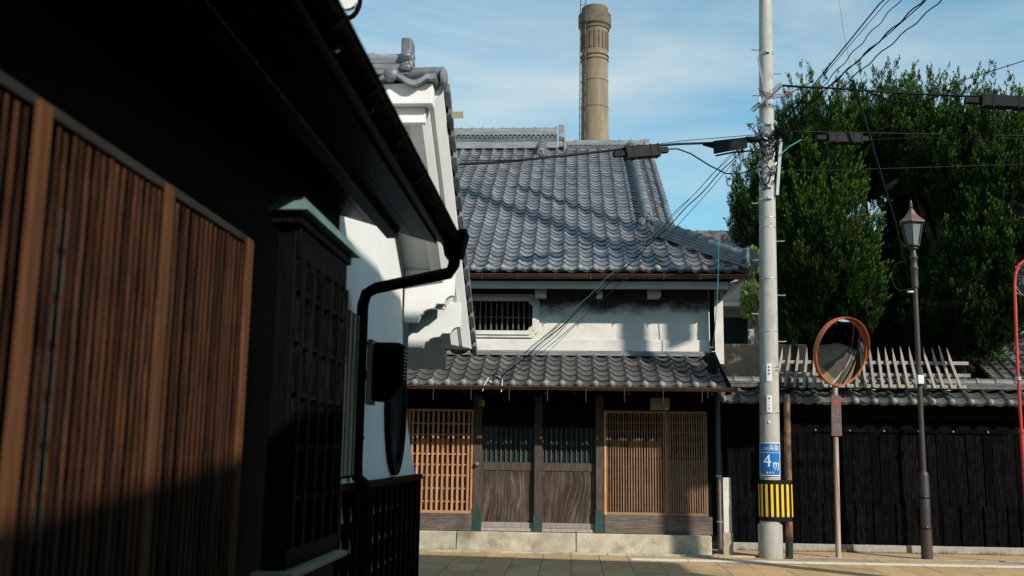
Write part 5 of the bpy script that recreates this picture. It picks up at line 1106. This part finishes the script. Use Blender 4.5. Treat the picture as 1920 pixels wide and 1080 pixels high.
juniper('huge juniper crown filling the upper corner behind the street lamp', (8.6, 22.6, 0), [(1760, 300, 22.6, 120, 105, 1.2), (1860, 352, 22.0, 110, 140, 1.2), (1900, 470, 21.6, 110, 150, 1.0), (1840, 570, 21.8, 95, 100, 0.9), (1730, 340, 23.4, 90, 70, 0.9), (1770, 580, 22.6, 90, 90, 0.8), (1690, 268, 22.8, 70, 60, 0.8), (1955, 335, 22.4, 110, 120, 1.0), (1800, 450, 23.2, 60, 110, 0.8)], 13, [[(1665, 352, 22.4), (1674, 345, 22.3), (1690, 335, 22.5)]])
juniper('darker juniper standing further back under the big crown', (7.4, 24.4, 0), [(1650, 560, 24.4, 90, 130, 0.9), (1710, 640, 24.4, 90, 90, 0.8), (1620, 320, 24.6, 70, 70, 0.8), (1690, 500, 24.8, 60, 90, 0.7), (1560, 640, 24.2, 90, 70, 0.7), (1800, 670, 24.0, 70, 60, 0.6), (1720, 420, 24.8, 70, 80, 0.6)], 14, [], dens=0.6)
def shrub(label, base, px, py, Y, rx, rz, seed):
    rg = random.Random(seed); nr = np.random.RandomState(seed); t = thing('shrub', label, 'shrub', base); V = []; Fc = []; c = np.array(at(px, py, Y)); k = Y / 1866.7; r = np.array([rx * k, 0.3, rz * k])
    for i in range(1500):
        d = rand_dir(rg); p = c + d * r * rg.random() ** 0.4; lt = d * 0.6 + np.array([0, 0, 0.6]) + nr.normal(0, 0.3, 3); lt /= np.linalg.norm(lt); w = np.cross(lt, nr.normal(0, 1, 3)); w /= np.linalg.norm(w); ll = rg.uniform(0.07, 0.12); b = len(V)
        V += [p, p + lt * ll * 0.5 + w * ll * 0.16, p + lt * ll, p + lt * ll * 0.5 - w * ll * 0.16]; Fc.append((b, b + 1, b + 2, b + 3))
    me = bpy.data.meshes.new('foliage'); me.from_pydata([tuple(map(float, v)) for v in V], [], Fc); me.materials.append(leaf_y); inst('foliage', me, None, t)
    tube('stem', bark_m, t, [base, tuple(c)], [0.04, 0.015], 6)
shrub('pale green shrub tip showing between house corner and utility pole', (4.2, 20.5, 0), 1410, 490, 20.5, 16, 24, 21)
shrub('leafy green shrub under the house corner beside the utility pole', (4.25, 20.8, 0), 1408, 565, 20.8, 18, 38, 22)

# ------------------------------------------------------------------ across the street, behind the viewer: what shades the street
op = thing('opposite_house', 'tall dark timber house across the street outside the picture', 'house', (7.0, 3.5, 0))
box('wall', charwood, op, 4.6, 10.4, 1.5, 5.2, 0, 7.85, bevel=0); box('end_wall', charwood, op, 6.0, 10.4, 5.21, 6.0, 0, 7.85, bevel=0)
MB().prism([(3.9, 7.9), (11.0, 7.9), (11.0, 8.05), (7.5, 8.4), (3.9, 8.36)], lambda u, v, d: (u, d, v), 1.35, 5.3).build('roof', tile_m, op)
MB().prism([(5.5, 7.9), (11.0, 7.9), (11.0, 8.05), (7.5, 8.4), (5.5, 8.3)], lambda u, v, d: (u, d, v), 5.31, 6.5).build('end_roof', tile_m, op)
op2 = thing('opposite_shop', 'lower dark timber shop across the street outside the picture', 'house', (7.0, -8.0, 0))
box('wall', charwood, op2, 4.6, 10.4, -16.0, 1.25, 0, 4.5, bevel=0); box('upper_wall', charwood, op2, 4.6, 10.4, -6.0, 1.25, 4.501, 5.4, bevel=0)
MB().hexa([(3.9, -16.5, 4.5), (11.2, -16.5, 4.5), (11.2, 1.33, 6.1), (3.9, 1.33, 6.1), (3.9, -16.5, 4.86), (11.2, -16.5, 4.9), (11.2, 1.33, 6.5), (3.9, 1.33, 6.46)]).build('roof', tile_m, op2)
for k, (x0, x1, y0, y1, h) in enumerate(((11.8, 19.0, -6, 6.6, 6.2), (19.6, 28, -4, 7.0, 5.6), (29, 40, 2, 24, 6.5), (-12, 9, -52, -44, 7.5))):  # out-of-view houses added to block low sky and fill the mirror
    oh = thing('neighbour_house', ['plain house next to the dark timber house across the street', 'second plain house along the cross street', 'house closing the far end of the cross street', 'house closing the street behind the viewer'][k], 'house', ((x0 + x1) / 2, (y0 + y1) / 2, 0))
    box('wall', charwood, oh, x0, x1, y0, y1, 0, h, bevel=0)
    MB().prism([(x0 - 0.6, h - 0.1), (x1 + 0.6, h - 0.1), (x1 + 0.6, h + 0.1), ((x0 + x1) / 2, h + 0.5), (x0 - 0.6, h + 0.1)], lambda u, v, d: (u, d, v), y0 - 0.5, y1 + 0.4).build('roof', tile_m, oh)
p2 = thing('street_pole', 'concrete pole with transformers beyond the picture edge', 'utility pole', POLE2)
MB().tube([POLE2, POLE2 + Vector((0, 0, 17.2))], [0.19, 0.165], 20).build('shaft', pole_m, p2, smooth=40)
for dx, dy, z0_, z1_, r_ in ((0.30, 0.30, 7.05, 8.55, 0.30), (0.1, 0.1, 8.7, 9.4, 0.22)): MB().lathe([(r_ * 0.9, z0_), (r_, z0_ + 0.05), (r_, z1_ - 0.08), (r_ * 0.7, z1_)], POLE2 + Vector((dx, dy, 0)), 20).build('transformer', steel_m, p2, smooth=40)
MB().hexa([POLE2 + Vector(v) for v in ((0.30, 0.28, 9.75), (0.54, 0.52, 9.75), (0.48, 0.56, 9.75), (0.24, 0.32, 9.75), (0.30, 0.28, 10.75), (0.54, 0.52, 10.75), (0.48, 0.56, 10.75), (0.24, 0.32, 10.75))]).build('switch_box', steel_m, p2)
for z in (11.6, 12.4): MB().box(POLE2.x - 0.9, POLE2.x + 0.9, POLE2.y - 0.05, POLE2.y + 0.05, z, z + 0.1).build('cross_arm', steel_m, p2)
